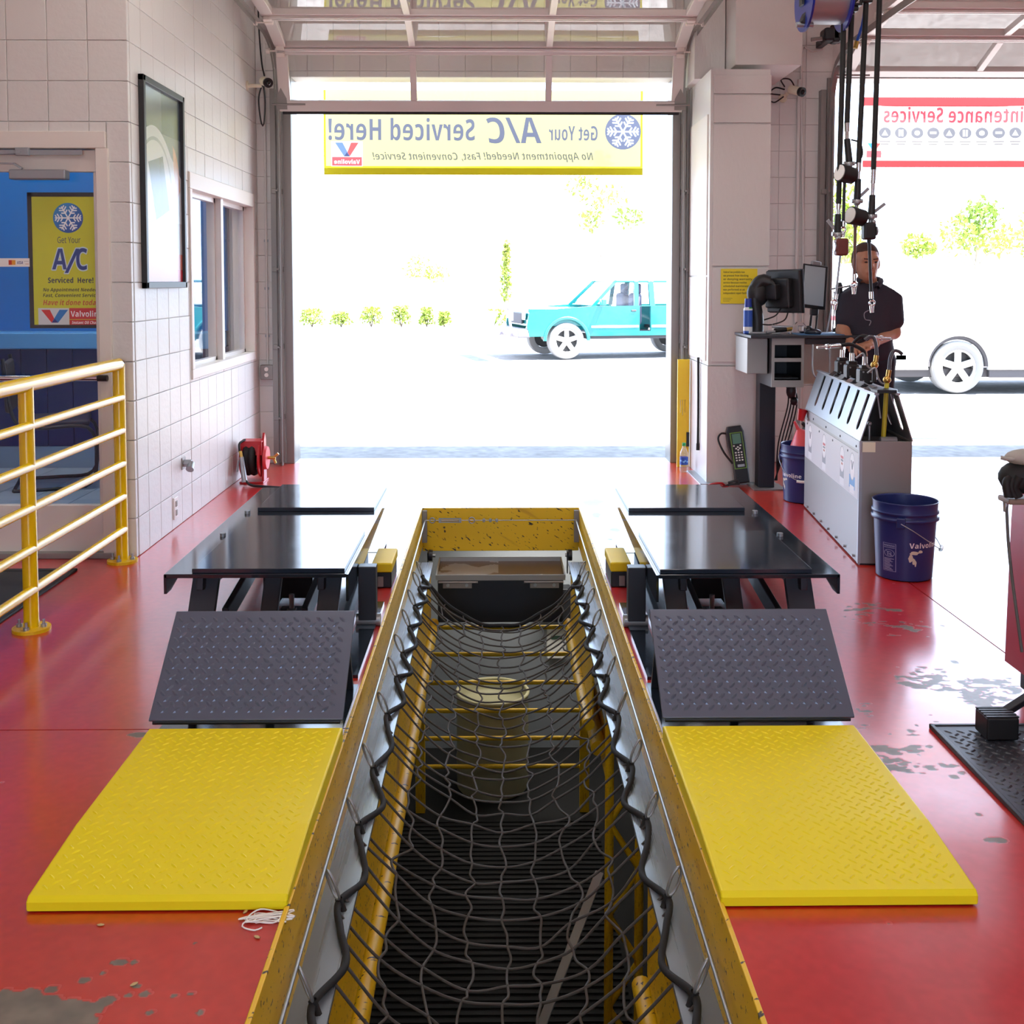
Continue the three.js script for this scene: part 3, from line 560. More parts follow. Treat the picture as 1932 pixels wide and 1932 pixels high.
// yellow guard rail along the walkway
{
  const x = -1.915, zs = [-5.49, -4.41, -3.33], t = thing('guard_rail', 'yellow pipe guard rail beside the office door', 'railing', [x, 0, -4.41]), q = own(t);
  for (const z of zs) q('post', rod(V(x, 0.01, z), V(x, 1.0, z), 0.03, 0.03, 18), M.yellowRail);
  q('top_rail', tube([V(x, 0.97, zs[0]), V(x, 1.005, zs[0] + 0.02), V(x, 1.01, zs[0] + 0.06), V(x, 1.01, -4.4), V(x, 1.01, -3)], 0.031, 40, 14), M.yellowRail);
  for (let i = 1; i < 6; i++) for (let k = 0; k < 2; k++) q('rail', rod(V(x + 0.012, 1.01 - i * 0.168, zs[k]), V(x + 0.012, 1.01 - i * 0.168, zs[k + 1]), 0.0195, 0.0195, 14), M.yellowRail);
  for (const z of zs) {
    q('base_plate', rod(V(x, 0, z), V(x, 0.014, z), 0.075, 0.075, 22), M.pitYellow);
    for (const [dx, dz] of [[-0.05, 0], [0.05, 0], [0, 0.05], [0, -0.05]]) q('bolt', [rod(V(x + dx, 0.012, z + dz), V(x + dx, 0.045, z + dz), 0.006, 0.006, 8), rod(V(x + dx, 0.014, z + dz), V(x + dx, 0.026, z + dz), 0.012, 0.012, 6)], M.galv);
  }
  const m = thing('door_mat', 'black rubber door mat on the red floor behind the guard rail', 'mat', [-2.6, 0, -4.5]);
  part(m, 'mat_surface', box(1.0, 0.008, 1.62, 0, 0.004, 0, 0.003), M.rubber);
  part(m, 'mat_border', [box(0.04, 0.012, 1.66, 0.5, 0.006, 0, 0.004), box(0.04, 0.012, 1.66, -0.5, 0.006, 0, 0.004), box(1.04, 0.012, 0.04, 0, 0.006, -0.81, 0.004), box(1.04, 0.012, 0.04, 0, 0.006, 0.81, 0.004)], M.rubber);
}

// ---------------------------------------------------------------- inspection pit
{
  const zf = -PITZ1, zn = -PITZ0, t = thing('pit_kerb', 'worn yellow steel kerb and lining of the inspection pit', 'kerb', [PX, -0.25, -3.8]), q = own(t);
  const uvm = (g) => worldUV(g, (x, y, z) => [z * 0.5 + x * 0.3, y * 0.9 + x * 0.5]);
  q('side_plate', uvm(span(PITL - 0.012, PITL, -0.235, 0.012, zn, zf - 0.012, 0.003)), M.pitYellow);
  q('side_plate', uvm(span(PITR, PITR + 0.012, -0.235, 0.012, zn, zf - 0.012, 0.003)), M.pitYellow);
  q('end_plate', uvm(span(PITL, PITR, -0.26, 0.012, zf, zf - 0.012, 0.003)), M.pitYellow);
  q('near_plate', uvm(span(PITL, PITR, -0.26, 0.012, zn, zn + 0.012, 0.003)), M.pitYellow);
  for (const s of [0, 1]) q('corner_gusset', span(s ? PITR - 0.03 : PITL, s ? PITR : PITL + 0.03, -0.2, 0.0, zf + 0.03, zf), M.jambSteel);
  for (const [x0, x1] of [[PITL, PITL + 0.092], [PITR - 0.092, PITR]]) q('ledge_flange', span(x0, x1, -0.236, -0.222, zn, zf + 0.42), M.ledge);
  // yellow plate and pipes welded below the ledges
  const lining = (x, s, z0, z1) => {
    q('lining_plate', uvm(span(x, x + s * 0.006, -0.52, -0.237, z0, z1)), M.pitYellow);
    q('lining_pipe', uvm(rod(V(x - s * 0.016, -0.55, z0), V(x - s * 0.016, -0.55, z1), 0.028, 0.028, 14)), M.pitYellow);
    q('lining_pipe', uvm(rod(V(x + s * 0.03, -0.66, z0), V(x + s * 0.03, -0.66, z1), 0.035, 0.035, 14)), M.pitYellow);
    q('lower_plate', uvm(span(x + s * 0.066, x + s * 0.072, -0.82, -0.6, z0, z1)), M.pitYellow);
  };
  lining(PITL + 0.085, -1, -1.0, -6.2); lining(PITR - 0.085, 1, -4.75, -6.2); lining(PITR - 0.085, 1, -1.0, -2.95);
}
{
  const t = thing('lattice_post', 'chipped yellow lattice post standing in the pit', 'post', [0.47, -1.97, -4.2]), q = own(t);
  q('upright', rod(V(0.44, -1.97, -4.2), V(0.44, -0.26, -4.2), 0.018), M.pitYellow);
  q('upright', rod(V(0.56, -1.97, -4.2), V(0.56, -0.26, -4.2), 0.018), M.pitYellow);
  for (let i = 0; i < 8; i++) q('brace', rod(V(i % 2 ? 0.56 : 0.44, -0.34 - i * 0.19, -4.2), V(i % 2 ? 0.44 : 0.56, -0.34 - (i + 1) * 0.19, -4.2), 0.012), M.pitYellow);
  const b = thing('metal_strip', 'loose flat grey metal strip leaning in the pit', 'metal bar', [0.3, -1.97, -3.6]), a = atDepth(1132, 1645, 3.9), e = atDepth(1075, 1795, 3.75);
  own(b)('strip', bar(a, e.clone().lerp(a, -1.9), 0.035, 0.006), M.galv);
}
// rungs, drum and boxes seen through the net
{
  const z = -6.8, t = thing('pit_barrier', 'yellow rung barrier across the far end of the basement', 'barrier', [PX, -1.97, z]), q = own(t);
  for (const x of [-0.5, 0.55]) q('upright', span(x - 0.03, x + 0.03, -1.97, -0.6, z + 0.025, z - 0.025, 0.004), M.pitYellow);
  for (const y of [-0.77, -0.944, -1.128, -1.311, -1.491, -1.675]) q('rung', rod(V(-0.5, y, z), V(0.55, y, z), 0.014), M.pitYellow);
  const d = thing('oil_drum', 'tan plastic drum standing in the basement behind the yellow rungs', 'drum', [-0.04, -1.97, -7.15]);
  part(d, 'drum_body', lathe([[0, 0], [0.225, 0], [0.24, 0.02], [0.24, 0.2], [0.245, 0.215], [0.24, 0.23], [0.24, 0.42], [0.245, 0.435], [0.24, 0.45], [0.24, 0.63], [0.246, 0.65], [0.23, 0.655], [0.225, 0.6], [0.2, 0.56], [0, 0.55]], 36), std(0xa39f7e, 0.5));
  part(d, 'rim', ring(0.238, 0.012, 0, 0.65, 0, Math.PI / 2, 0, 0, 36), std(0xb5b08c, 0.5));
  const c = thing('control_box', 'pale grey control box on the basement end wall', 'box', [0.42, -1.3, -7.73]);
  part(c, 'enclosure', box(0.14, 0.22, 0.08, 0, 0.11, -0.02 + 0.0, 0.01), M.white);
  part(c, 'display', box(0.08, 0.025, 0.006, 0, 0.16, 0.022), std(0x3d5a52, 0.3));
  const k = thing('tool_case', 'dark metal case hung on the basement end wall', 'box', [0.4, -1.0, -7.7]);
  part(k, 'case_body', box(0.24, 0.24, 0.12, 0, 0.12, 0.01, 0.012), M.blackSteel);
  part(k, 'latch', box(0.05, 0.03, 0.01, 0, 0.2, 0.075), M.galv);
}
// drain tray at the far end of the pit
{
  const z0 = -6.28, z1 = -6.68, x0 = -0.36, x1 = 0.385, y = -0.3;
  const t = thing('drain_tray', 'stained steel drain tray at the far end of the pit', 'tray', [PX, y, -6.48]), q = own(t);
  q('pan', worldUV(span(x0, x1, y - 0.02, y - 0.012, z0, z1), (a, b, c) => [a, c]), M.tray);
  q('rim', [span(x0, x1, y - 0.02, y + 0.012, z0, z0 + 0.008), span(x0, x1, y - 0.02, y + 0.012, z1, z1 - 0.008), span(x0 - 0.008, x0, y - 0.02, y + 0.012, z0 + 0.008, z1 - 0.008), span(x1, x1 + 0.008, y - 0.02, y + 0.012, z0 + 0.008, z1 - 0.008)], M.stainless);
  q('apron', span(x0 + 0.005, x1 - 0.005, y - 0.27, y - 0.022, z0 + 0.004, z0 - 0.004), M.blackSteel);
  for (const s of [0, 1]) {
    const hx = s ? 0.27 : -0.24;
    q('hinge', [box(0.17, 0.04, 0.012, hx, y - 0.045, z0 + 0.012, 0.003), rod(V(hx - (s ? 0.12 : 0.11), y - 0.028, z0 + 0.018), V(hx + (s ? 0.11 : 0.12), y - 0.028, z0 + 0.018), 0.006)], M.jambSteel);
    for (const d of [-0.055, 0.055]) q('hinge_bolt', rod(V(hx + d, y - 0.045, z0 + 0.016), V(hx + d, y - 0.045, z0 + 0.026), 0.01, 0.01, 6), M.galv);
    for (const zz of [z0 + 0.02, z1 + 0.02]) {
      const xx = s ? x1 + 0.06 : x0 - 0.06;
      q('roller', [rod(V(xx - 0.012, y + 0.03, zz), V(xx + 0.012, y + 0.03, zz), 0.035, 0.035, 18), span(xx - 0.02, xx - 0.014, y - 0.08, y + 0.05, zz - 0.025, zz + 0.025)], M.blackSteel);
      q('roller_bolt', rod(V(s ? xx - 0.03 : xx + 0.012, y + 0.03, zz), V(s ? xx - 0.012 : xx + 0.03, y + 0.03, zz), 0.012, 0.012, 6), M.galv);
    }
  }
}
// safety cable round the inside of the kerb
const CABY = -0.13, CABL = PITL + 0.02, CABR = PITR - 0.02;
{
  const t = thing('safety_cable', 'steel cable with turnbuckle strung inside the pit kerb', 'cable', [PX, CABY, -3.8]), q = own(t), z = -PITZ1 + 0.05;
  q('side_cable', rod(V(CABL, CABY, -0.95), V(CABL, CABY + 0.075, z), 0.005, 0.005, 8), M.cable);
  q('side_cable', rod(V(CABR, CABY, -0.95), V(CABR, CABY + 0.075, z), 0.005, 0.005, 8), M.cable);
  const y = CABY + 0.075;
  q('end_cable', rod(V(CABL, y, z), V(CABR, y, z), 0.003, 0.003, 8), M.cable);
  q('turnbuckle', [span(-0.36, -0.24, y - 0.014, y - 0.007, z + 0.004, z - 0.004), span(-0.36, -0.24, y + 0.007, y + 0.014, z + 0.004, z - 0.004), span(-0.37, -0.355, y - 0.014, y + 0.014, z + 0.006, z - 0.006), span(-0.245, -0.23, y - 0.014, y + 0.014, z + 0.006, z - 0.006), ring(0.016, 0.004, -0.41, y, z), ring(0.018, 0.004, -0.165, y, z)], M.galv);
  for (const x of [-0.09, -0.05, -0.01]) q('cable_clamp', box(0.016, 0.02, 0.02, x, y, z, 0.003), M.galv);
}
// sagging black safety net
{
  const t = thing('safety_net', 'sagging black rope safety net clipped across the inspection pit', 'net', [PX, -0.45, -3.8]), q = own(t);
  const zs = [5.93, 5.72, 5.4, 5.05, 4.7, 4.4, 4.02, 3.58, 3.2, 2.78, 2.38, 2.0, 1.62, 1.25];
  const edge = { '-1': [], 1: [] };
  const loopGeo = () => { const pts = []; for (let i = 0; i < 16; i++) { const a = i / 16 * Math.PI * 2; pts.push(V(Math.cos(a) * 0.016, Math.sin(a) * 0.038 + Math.sign(Math.sin(a)) * 0.004, 0)); } return tube(pts, 0.0042, 32, 6, true); };
  const lg = loopGeo();
  for (const s of [-1, 1]) {
    const cx = s < 0 ? CABL : CABR, far = s < 0 ? PITL : PITR, rope = [];
    zs.forEach((z, i) => {
      const jz = z + rr(-0.02, 0.02);
      const g = lg.clone().rotateY(rr(0.4, 1.1) * s).rotateZ(s * -0.35).translate(cx - s * 0.018, CABY - 0.028, -jz);
      q('carabiner', g, M.galv);
      const tip = V(cx - s * 0.034, CABY - 0.075, -jz);
      rope.push(tip);
      if (i < zs.length - 1) { const n = zs[i + 1]; rope.push(V(far - s * rr(0.068, 0.08), -0.208, -LERP(jz, n, 0.3)), V(far - s * rr(0.096, 0.11), -0.212 - rr(0, 0.02), -LERP(jz, n, 0.62))); }
      q('lashing', tube([tip.clone().add(V(0, 0.012, 0.004)), tip.clone().add(V(-s * 0.008, -0.012, 0.004)), tip.clone().add(V(-s * 0.018, -0.03, 0.012))], 0.0105, 8, 8), M.rope);
    });
    edge[s] = rope;
    q('border_rope', tube(rope, 0.0095, rope.length * 9, 8), M.rope);
  }
  const curve = { '-1': new THREE.CatmullRomCurve3(edge['-1'], false, 'catmullrom', 0.5), 1: new THREE.CatmullRomCurve3(edge[1], false, 'catmullrom', 0.5) };
  const P = { '-1': curve['-1'].getPoints(400), 1: curve[1].getPoints(400) };
  const edgeAt = (s, z) => P[s].reduce((a, b) => (Math.abs(b.z + z) < Math.abs(a.z + z) ? b : a));
  const sagAt = (z) => 0.25 + 0.015 * Math.sin(z * 3.1) + (z > 5.5 ? (z - 5.5) * 0.02 : 0);
  // where the cross cords lie along the pit
  const rows = []; for (let z = 5.86; z > 1.3;) { rows.push(z); z -= z > 4.7 ? rr(0.06, 0.105) : rr(0.065, 0.13); }
  const N = 8, node = (row, k) => {
    const z = rows[row], L = edgeAt('-1', z), R = edgeAt(1, z), f = k / N, j = (a) => (hash2(row * 31 + k * 7 + a * 101, k + a * 13) - 0.5);
    const x = LERP(L.x, R.x, f) + (k > 0 && k < N ? j(1) * 0.022 : 0), h = LERP(L.y, R.y, f), e = 2 * f - 1;
    return V(x, h - sagAt(z) * (1 - Math.pow(Math.abs(e), 2.1)) + (k > 0 && k < N ? j(2) * 0.018 : 0), -z + (k > 0 && k < N ? j(3) * 0.03 : 0));
  };
  rows.forEach((z, row) => { const pts = []; for (let k = 0; k <= N; k++) pts.push(node(row, k)); q('cross_cord', tube(pts, row === 0 ? 0.011 : row === 1 ? 0.006 : 0.004, 44, 6), row === 0 ? M.rope : M.cord); });
  for (let k = 1; k < N; k++) { const pts = []; rows.forEach((z, row) => { const p = node(row, k); pts.push(p); if (row + 1 < rows.length) { const n = node(row + 1, k), j = hash2(row * 17 + k, k * 29 + row) - 0.5; pts.push(p.clone().lerp(n, 0.5).add(V(j * 0.03, -0.004, 0))); } }); q('long_cord', tube(pts, 0.004, pts.length * 4, 6), M.cord); }
  const knots = []; rows.forEach((z, row) => { for (let k = 1; k < N; k++) { const p = node(row, k); knots.push(new THREE.OctahedronGeometry(0.0065, 0).translate(p.x, p.y, p.z)); } });
  const kn = q('knots', knots, M.cord); kn.userData.kind = 'stuff';
}

// ---------------------------------------------------------------- ramps and lifts (one of each on both sides of the pit)
function treads(place, nu, nv, su, sv, hgt, L = 0.0145, W = 0.0042) {
  const pos = [], tri = (a, b, c) => pos.push(...a.toArray(), ...b.toArray(), ...c.toArray());
  for (let i = 0; i < nu * 2; i++) for (let j = 0; j < nv * 2; j++) {
    if ((i + j) % 2) continue;
    const s = i % 2 ? 1 : -1, u = (i / 2 + 0.4) * su, v = (j / 2 + 0.4) * sv, at = (a, b, h) => place(u + (a - s * b) * 0.7071, v + (s * a + b) * 0.7071, h);
    const b = [at(-L, 0, 0), at(-L * 0.45, -W, 0), at(L * 0.45, -W, 0), at(L, 0, 0), at(L * 0.45, W, 0), at(-L * 0.45, W, 0)], t0 = at(-L * 0.4, 0, hgt), t1 = at(L * 0.4, 0, hgt);
    if (b.some((p) => !p)) continue;
    tri(b[0], b[1], t0); tri(b[1], b[2], t1); tri(b[1], t1, t0); tri(b[2], b[3], t1); tri(b[3], b[4], t1); tri(b[4], b[5], t0); tri(b[4], t0, t1); tri(b[5], b[0], t0);
  }
  const g = new THREE.BufferGeometry(); g.setAttribute('position', new THREE.Float32BufferAttribute(pos, 3)); g.computeVertexNormals();
  g.setAttribute('uv', new THREE.Float32BufferAttribute(new Float32Array(pos.length / 3 * 2), 2)); return g;
}
function ramp(s, label) {
  const x0 = PX + s * 0.494, x1 = PX + s * 1.086, a = Math.min(x0, x1), b = Math.max(x0, x1);
  const t = thing('wheel_ramp', label, 'ramp', [(a + b) / 2, 0, -2.85]), q = own(t);
  const prof = [[2.4, 0.004], [2.4, 0.024], [2.412, 0.034], [2.69, 0.056], [3.27, 0.06], [3.29, 0.052], [3.29, 0.004]];
  const g = new THREE.ExtrudeGeometry(shapeOf(prof), { depth: b - a - 0.012, bevelEnabled: true, bevelThickness: 0.006, bevelSize: 0.006, bevelOffset: -0.006, bevelSegments: 3 }).translate(0, 0, 0.006);
  g.applyMatrix4(new THREE.Matrix4().makeBasis(V(0, 0, -1), V(0, 1, 0), V(1, 0, 0)).setPosition(a, 0, 0));
  q('ramp_plate', g, M.yellowRamp);
  const yAt = (z) => z < 2.69 ? LERP(0.034, 0.056, (z - 2.412) / 0.278) : LERP(0.056, 0.06, (z - 2.69) / 0.58);
  const tr = q('tread_pattern', treads((u, v, h) => { const x = a + 0.012 + u, z = 2.425 + v; return x > b - 0.014 || z > 3.265 ? null : V(x, yAt(z) + h - 0.0003, -z); }, 15, 22, 0.039, 0.039, 0.0026), M.yellowRamp); tr.userData.kind = 'stuff';
  q('base_seam', span(a + 0.01, b - 0.01, 0, 0.004, -2.41, -3.28), M.rubber);
}
ramp(-1, 'yellow checker plate ramp on the office side of the pit');
ramp(1, 'yellow checker plate ramp on the pillar side of the pit');
function flap(s, label) {
  const x0 = PX + s * 0.498, x1 = PX + s * 1.1, a = Math.min(x0, x1), b = Math.max(x0, x1), lo = V(0, 0.066, -3.315), hi = V(0, 0.315, -3.625), up = V(0, 0, 0).subVectors(hi, lo), len = up.length(); up.normalize();
  const nrm = V(0, -up.z, up.y).multiplyScalar(-1); if (nrm.y < 0) nrm.multiplyScalar(-1);
  const t = thing('ramp_flap', label, 'ramp flap', [(a + b) / 2, 0.06, -3.32]), q = own(t);
  q('plate', bar(V((a + b) / 2, lo.y, lo.z), V((a + b) / 2, hi.y, hi.z), b - a, 0.01, 0.003, nrm), M.flapSteel);
  const tr = q('tread_pattern', treads((u, v, h) => (a + 0.008 + u > b - 0.012 || v > len - 0.012 || v < 0.008 ? null : V(a + 0.008 + u, lo.y, lo.z).addScaledVector(up, v).addScaledVector(nrm, 0.0049 + h)), 16, 10, 0.0385, 0.0385, 0.004, 0.0155, 0.0055), M.flapSteel); tr.userData.kind = 'stuff';
  for (const f of [0.06, 0.5, 0.94]) q('support_strut', bar(V(LERP(a, b, f), lo.y - 0.055, -3.72), V(LERP(a, b, f), hi.y - 0.05, -3.60), 0.03, 0.012), M.liftArm);
  q('hinge_rod', rod(V(a + 0.01, lo.y - 0.008, lo.z - 0.012), V(b - 0.01, lo.y - 0.008, lo.z - 0.012), 0.008), M.blackSteel);
  q('foot_plate', span(a + 0.01, b - 0.01, 0.0, 0.012, -3.3, -3.76), M.liftSteel);
}
flap(-1, 'tilted dark grey checker plate flap behind the yellow ramp on the office side');
flap(1, 'tilted dark grey checker plate flap behind the yellow ramp on the pillar side');

const stickerTex = canvasTex(256, 96, (c) => { c.fillStyle = '#d8c12a'; c.fillRect(0, 0, 256, 96); c.fillStyle = '#1d1d1d'; c.fillRect(8, 8, 130, 80); c.fillStyle = '#b8202a'; c.fillRect(8, 8, 60, 30); c.fillStyle = '#d9d9d9'; for (let i = 0; i < 6; i++) c.fillRect(150, 14 + i * 12, 90 - (i * 13 % 30), 5); c.fillStyle = '#f0f0f0'; c.beginPath(); c.moveTo(30, 80); c.lineTo(60, 44); c.lineTo(90, 80); c.fill(); });
function lift(s, label, dz) {
  const X = (d) => PX + s * d, din = 0.604, dout = 1.305, Z0 = -4.15 + dz, Z1 = -5.92 + dz, H = 0.3;
  const t = thing('scissor_lift', label, 'car lift', [X(0.95), 0, (Z0 + Z1) / 2]), q = own(t), sp = (d0, d1, y0, y1, z0, z1, r = 0) => span(X(d0), X(d1), y0, y1, z0, z1, r);
  q('deck', sp(din, dout, H - 0.016, H, Z0, Z1, 0.003), M.liftSteel);
  // tapering inner skirt
  const sk = mirrored(extrude([[0, 0], [0, -0.105], [-0.12, -0.105], [-1.45, -0.02], [-1.45, 0]], 0.01), new THREE.Matrix4().makeBasis(V(0, 0, 1), V(0, 1, 0), V(1, 0, 0))).translate(X(din) - (s > 0 ? 0.01 : 0), H - 0.002, Z0);
  q('inner_skirt', sk, M.liftSteel);
  q('outer_skirt', mirrored(extrude([[0, 0], [0, -0.075], [-0.06, -0.075], [-0.32, -0.012], [-1.77, -0.012], [-1.77, 0]], 0.01), new THREE.Matrix4().makeBasis(V(0, 0, 1), V(0, 1, 0), V(1, 0, 0))).translate(X(dout) - (s > 0 ? 0.01 : 0), H - 0.002, Z0), M.liftSteel);
  q('warning_label', worldUV(span(X(din) - s * 0.001, X(din) - s * 0.002, H - 0.095, H - 0.03, Z0 - 0.06, Z0 - 0.36), (x, y, z) => [(Z0 - 0.06 - z) / 0.3, (y - H + 0.095) / 0.065]), new THREE.MeshStandardMaterial({ map: stickerTex, roughness: 0.4 }));
  q('pad', sp(din + 0.006, dout - 0.105, H, H + 0.018, Z0 - 0.012, Z0 - 0.66, 0.003), M.padSteel);
  q('pad', sp(din + 0.02, dout - 0.11, H, H + 0.02, Z0 - 1.14, Z1 + 0.02, 0.003), M.padSteel);
  for (const zz of [Z0 - 0.63, Z0 - 1.1]) q('pad_bolt', rod(V(X(dout - 0.07), H, zz), V(X(dout - 0.07), H + 0.014, zz), 0.014, 0.014, 8), M.galv);
  // scissor arms
  const arm = (d, za, ya, zb, yb, w = 0.028, h = 0.075) => q('arm', bar(V(X(d), ya, za), V(X(d), yb, zb), w, h, 0.004, V(0, 1, 0)), M.liftArm);
  for (const d of [1.2, 0.72]) arm(d, Z0 - 0.12, 0.24, Z1 + 0.2, 0.07);
  for (const d of [1.12, 0.8]) arm(d, Z1 + 0.2, 0.24, Z0 - 0.2, 0.07);
  // broad front legs seen under the deck
  for (const [d, w, ty] of [[1.185, 0.105, 0], [0.93, 0.07, 0.02], [0.685, 0.085, 0]]) q('leg', bar(V(X(d + 0.02), 0.012, Z0 - 0.1 - ty * 4), V(X(d), H - 0.016, Z0 - 0.2 - ty * 4), w, 0.03, 0.004, V(0, 0, 1)), M.liftArm);
  q('lock_post', sp(din - 0.085, din - 0.012, 0.03, 0.255, Z0 - 0.27, Z0 - 0.33, 0.004), M.liftArm);
  q('lock_foot', [rod(V(X(din - 0.1), 0.026, Z0 - 0.3), V(X(din), 0.026, Z0 - 0.3), 0.026, 0.026, 14)], M.galv);
  q('lock_beam', sp(din - 0.06, din + 0.3, 0.2, 0.24, Z0 - 0.33, Z0 - 0.37), M.liftArm);
  q('base_plate', [sp(0.62, 0.78, 0, 0.012, Z0 + 0.3, Z1 + 0.1), sp(0.98, 1.02, 0, 0.014, Z0 + 0.2, Z1 + 0.1), sp(0.62, 1.05, 0, 0.014, Z1 + 0.3, Z1 + 0.1), sp(0.52, 0.6, 0, 0.012, Z0 + 0.3, Z0 - 0.6)], M.liftSteel);
  q('cylinder', [rod(V(X(0.95), 0.09, Z1 + 0.35), V(X(0.95), 0.2, Z0 - 0.6), 0.035, 0.035, 16), sp(0.84, 1.06, 0.02, 0.13, Z0 - 0.62, Z0 - 0.72, 0.008)], M.blackSteel);
  for (const [d, z] of [[0.9, Z0 - 0.45], [0.7, Z0 + 0.05]]) q('anchor_bolt', [rod(V(X(d), 0.0, z), V(X(d), 0.09, z), 0.011, 0.011, 10), rod(V(X(d), 0.012, z), V(X(d), 0.03, z), 0.022, 0.022, 6), box(0.1, 0.012, 0.1, X(d), 0.018, z)], M.galv);
}
lift(-1, 'low black scissor lift on the office side of the pit', 0);
lift(1, 'low black scissor lift on the pillar side of the pit', 0.03);
for (const s of [-1, 1]) {
  const X = (d) => PX + s * d, t = thing('lift_stop', s < 0 ? 'small yellow capped stop block beside the pit on the office side' : 'small yellow capped stop block beside the pit on the pillar side', 'stop block', [X(0.57), 0, -5.1]), q = own(t);
  q('cap', span(X(0.508), X(0.605), 0.075, 0.12, -4.99, -5.28, 0.008), M.yellowMatte);
  q('block', span(X(0.512), X(0.601), 0, 0.075, -5.0, -5.27, 0.006), M.blackSteel);
  q('bracket', span(X(0.55), X(0.575), 0.01, 0.055, -4.988, -5.0), M.jambSteel);
}
// bits left on the floor in front of the ramp
{
  const [x, z] = floorAt(505, 1735), t = thing('string_scrap', 'tangle of white string on the red floor beside the pit', 'string', [x, 0, z]);
  const pts = []; for (let i = 0; i < 26; i++) pts.push(V(0.055 * Math.sin(i * 1.9) + 0.015 * Math.sin(i * 0.7), 0.003 + 0.003 * (i % 3), 0.018 * Math.cos(i * 2.3) + 0.012 * Math.sin(i)));
  pts.push(V(-0.05, 0.003, 0.03), V(-0.02, 0.003, 0.045), V(-0.005, 0.003, 0.035));
  part(t, 'string', tube(pts, 0.0018, 200, 5), M.white);
}
for (const [px, py, k] of [[190, 1747, 0], [463, 1722, 1], [485, 1770, 2], [253, 1859, 3]]) { const [x, z] = floorAt(px, py), t = thing('leaf_scrap', ['dry tan leaf scrap below the left yellow ramp corner', 'dry tan leaf scrap against the yellow ramp edge', 'dry tan leaf scrap beside the pit kerb', 'dry tan leaf scrap among the chipped floor patches'][k], 'leaf', [x, 0, z], k * 1.3); part(t, 'leaf_blade', new THREE.OctahedronGeometry(0.009, 1).scale(1, 0.25, 0.5).translate(0, 0.003, 0), std(0xc9ad78, 0.7)); }

// ---------------------------------------------------------------- right side: pillar things
{
  const z = -7.608, a = atDepth(1360, 507, 7.61), b = atDepth(1428, 573, 7.61);
  const t = thing('notice_sheet', 'yellow printed notice taped to the pillar', 'notice', [(a.x + b.x) / 2, b.y, z]);
  const tex = canvasTex(512, 500, (c) => { c.fillStyle = '#f2dc2c'; c.fillRect(0, 0, 512, 500); c.fillStyle = '#4a4420'; ['Federal law prohibits how', 'we prevent from blocking', 'or denying warranty', 'service because routine', 'scheduled maintenance', 'was performed at an', 'independent repair facility'].forEach((s, i) => fitText(c, s, 34, 62 + i * 50, 300 + (i * 53 % 130), 38, 'bold {} sans-serif')); c.fillStyle = '#8a8030'; for (let i = 0; i < 3; i++) c.fillRect(34, 420 + i * 20, 130 - i * 20, 5); });
  own(t)('sheet', span(a.x, b.x, b.y, a.y, z, z + 0.002), new THREE.MeshStandardMaterial({ map: tex, roughness: 0.6 }));
}
{
  const t = thing('yellow_board', 'tall yellow slotted board standing behind the pillar', 'board', [1.41, 0, -8.3]), q = own(t);
  q('board', extrude(rect(1.375, 1.465, 0, 0.83), 0.02, 0.002, [rect(1.395, 1.4, 0.42, 0.52), rect(1.412, 1.417, 0.4, 0.52), rect(1.43, 1.435, 0.42, 0.52)]).translate(0, 0, -8.3), std(0xe9c714, 0.4));
  q('clip', span(1.445, 1.466, 0.16, 0.27, -8.27, -8.276), M.blackPlastic);
  const s = thing('rubber_strap', 'black rubber strap hanging down the side of the pillar', 'strap', [1.468, 0.2, -7.9]);
  own(s)('strap', tube([V(1.464, 0.87, -7.92), V(1.462, 0.8, -7.9), V(1.463, 0.5, -7.89), V(1.464, 0.24, -7.9)], 0.009, 20, 8), M.rubber);
  own(s)('strap_end', rod(V(1.464, 0.24, -7.9), V(1.464, 0.19, -7.9), 0.012, 0.013, 10), M.rubber);
}
{
  const [x, z] = [1.39, -8.06], t = thing('water_bottle', 'clear water bottle with blue label and green cap on the floor', 'bottle', [x, 0, z]);
  part(t, 'bottle_body', lathe([[0, 0.004], [0.026, 0.0], [0.031, 0.01], [0.031, 0.05], [0.029, 0.055], [0.031, 0.06], [0.031, 0.12], [0.028, 0.15], [0.013, 0.185], [0.012, 0.2], [0.0, 0.2]], 24), new THREE.MeshPhysicalMaterial({ color: 0xf4fbff, roughness: 0.08, transmission: 0.9, thickness: 0, ior: 1.4 }));
  part(t, 'label', lathe([[0.0318, 0.058], [0.0318, 0.115]], 24), new THREE.MeshStandardMaterial({ roughness: 0.4, side: THREE.DoubleSide, map: canvasTex(128, 64, (c) => { c.fillStyle = '#2455b5'; c.fillRect(0, 0, 128, 64); c.fillStyle = '#7fc3f0'; for (let i = 0; i < 8; i++) { c.beginPath(); c.arc(i * 18, 30 + (i % 3) * 8, 8, 0, 7); c.fill(); } }) }));
  part(t, 'cap', rod(V(0, 0.198, 0), V(0, 0.22, 0), 0.0145, 0.0145, 16), std(0x1f9a55, 0.4));
}
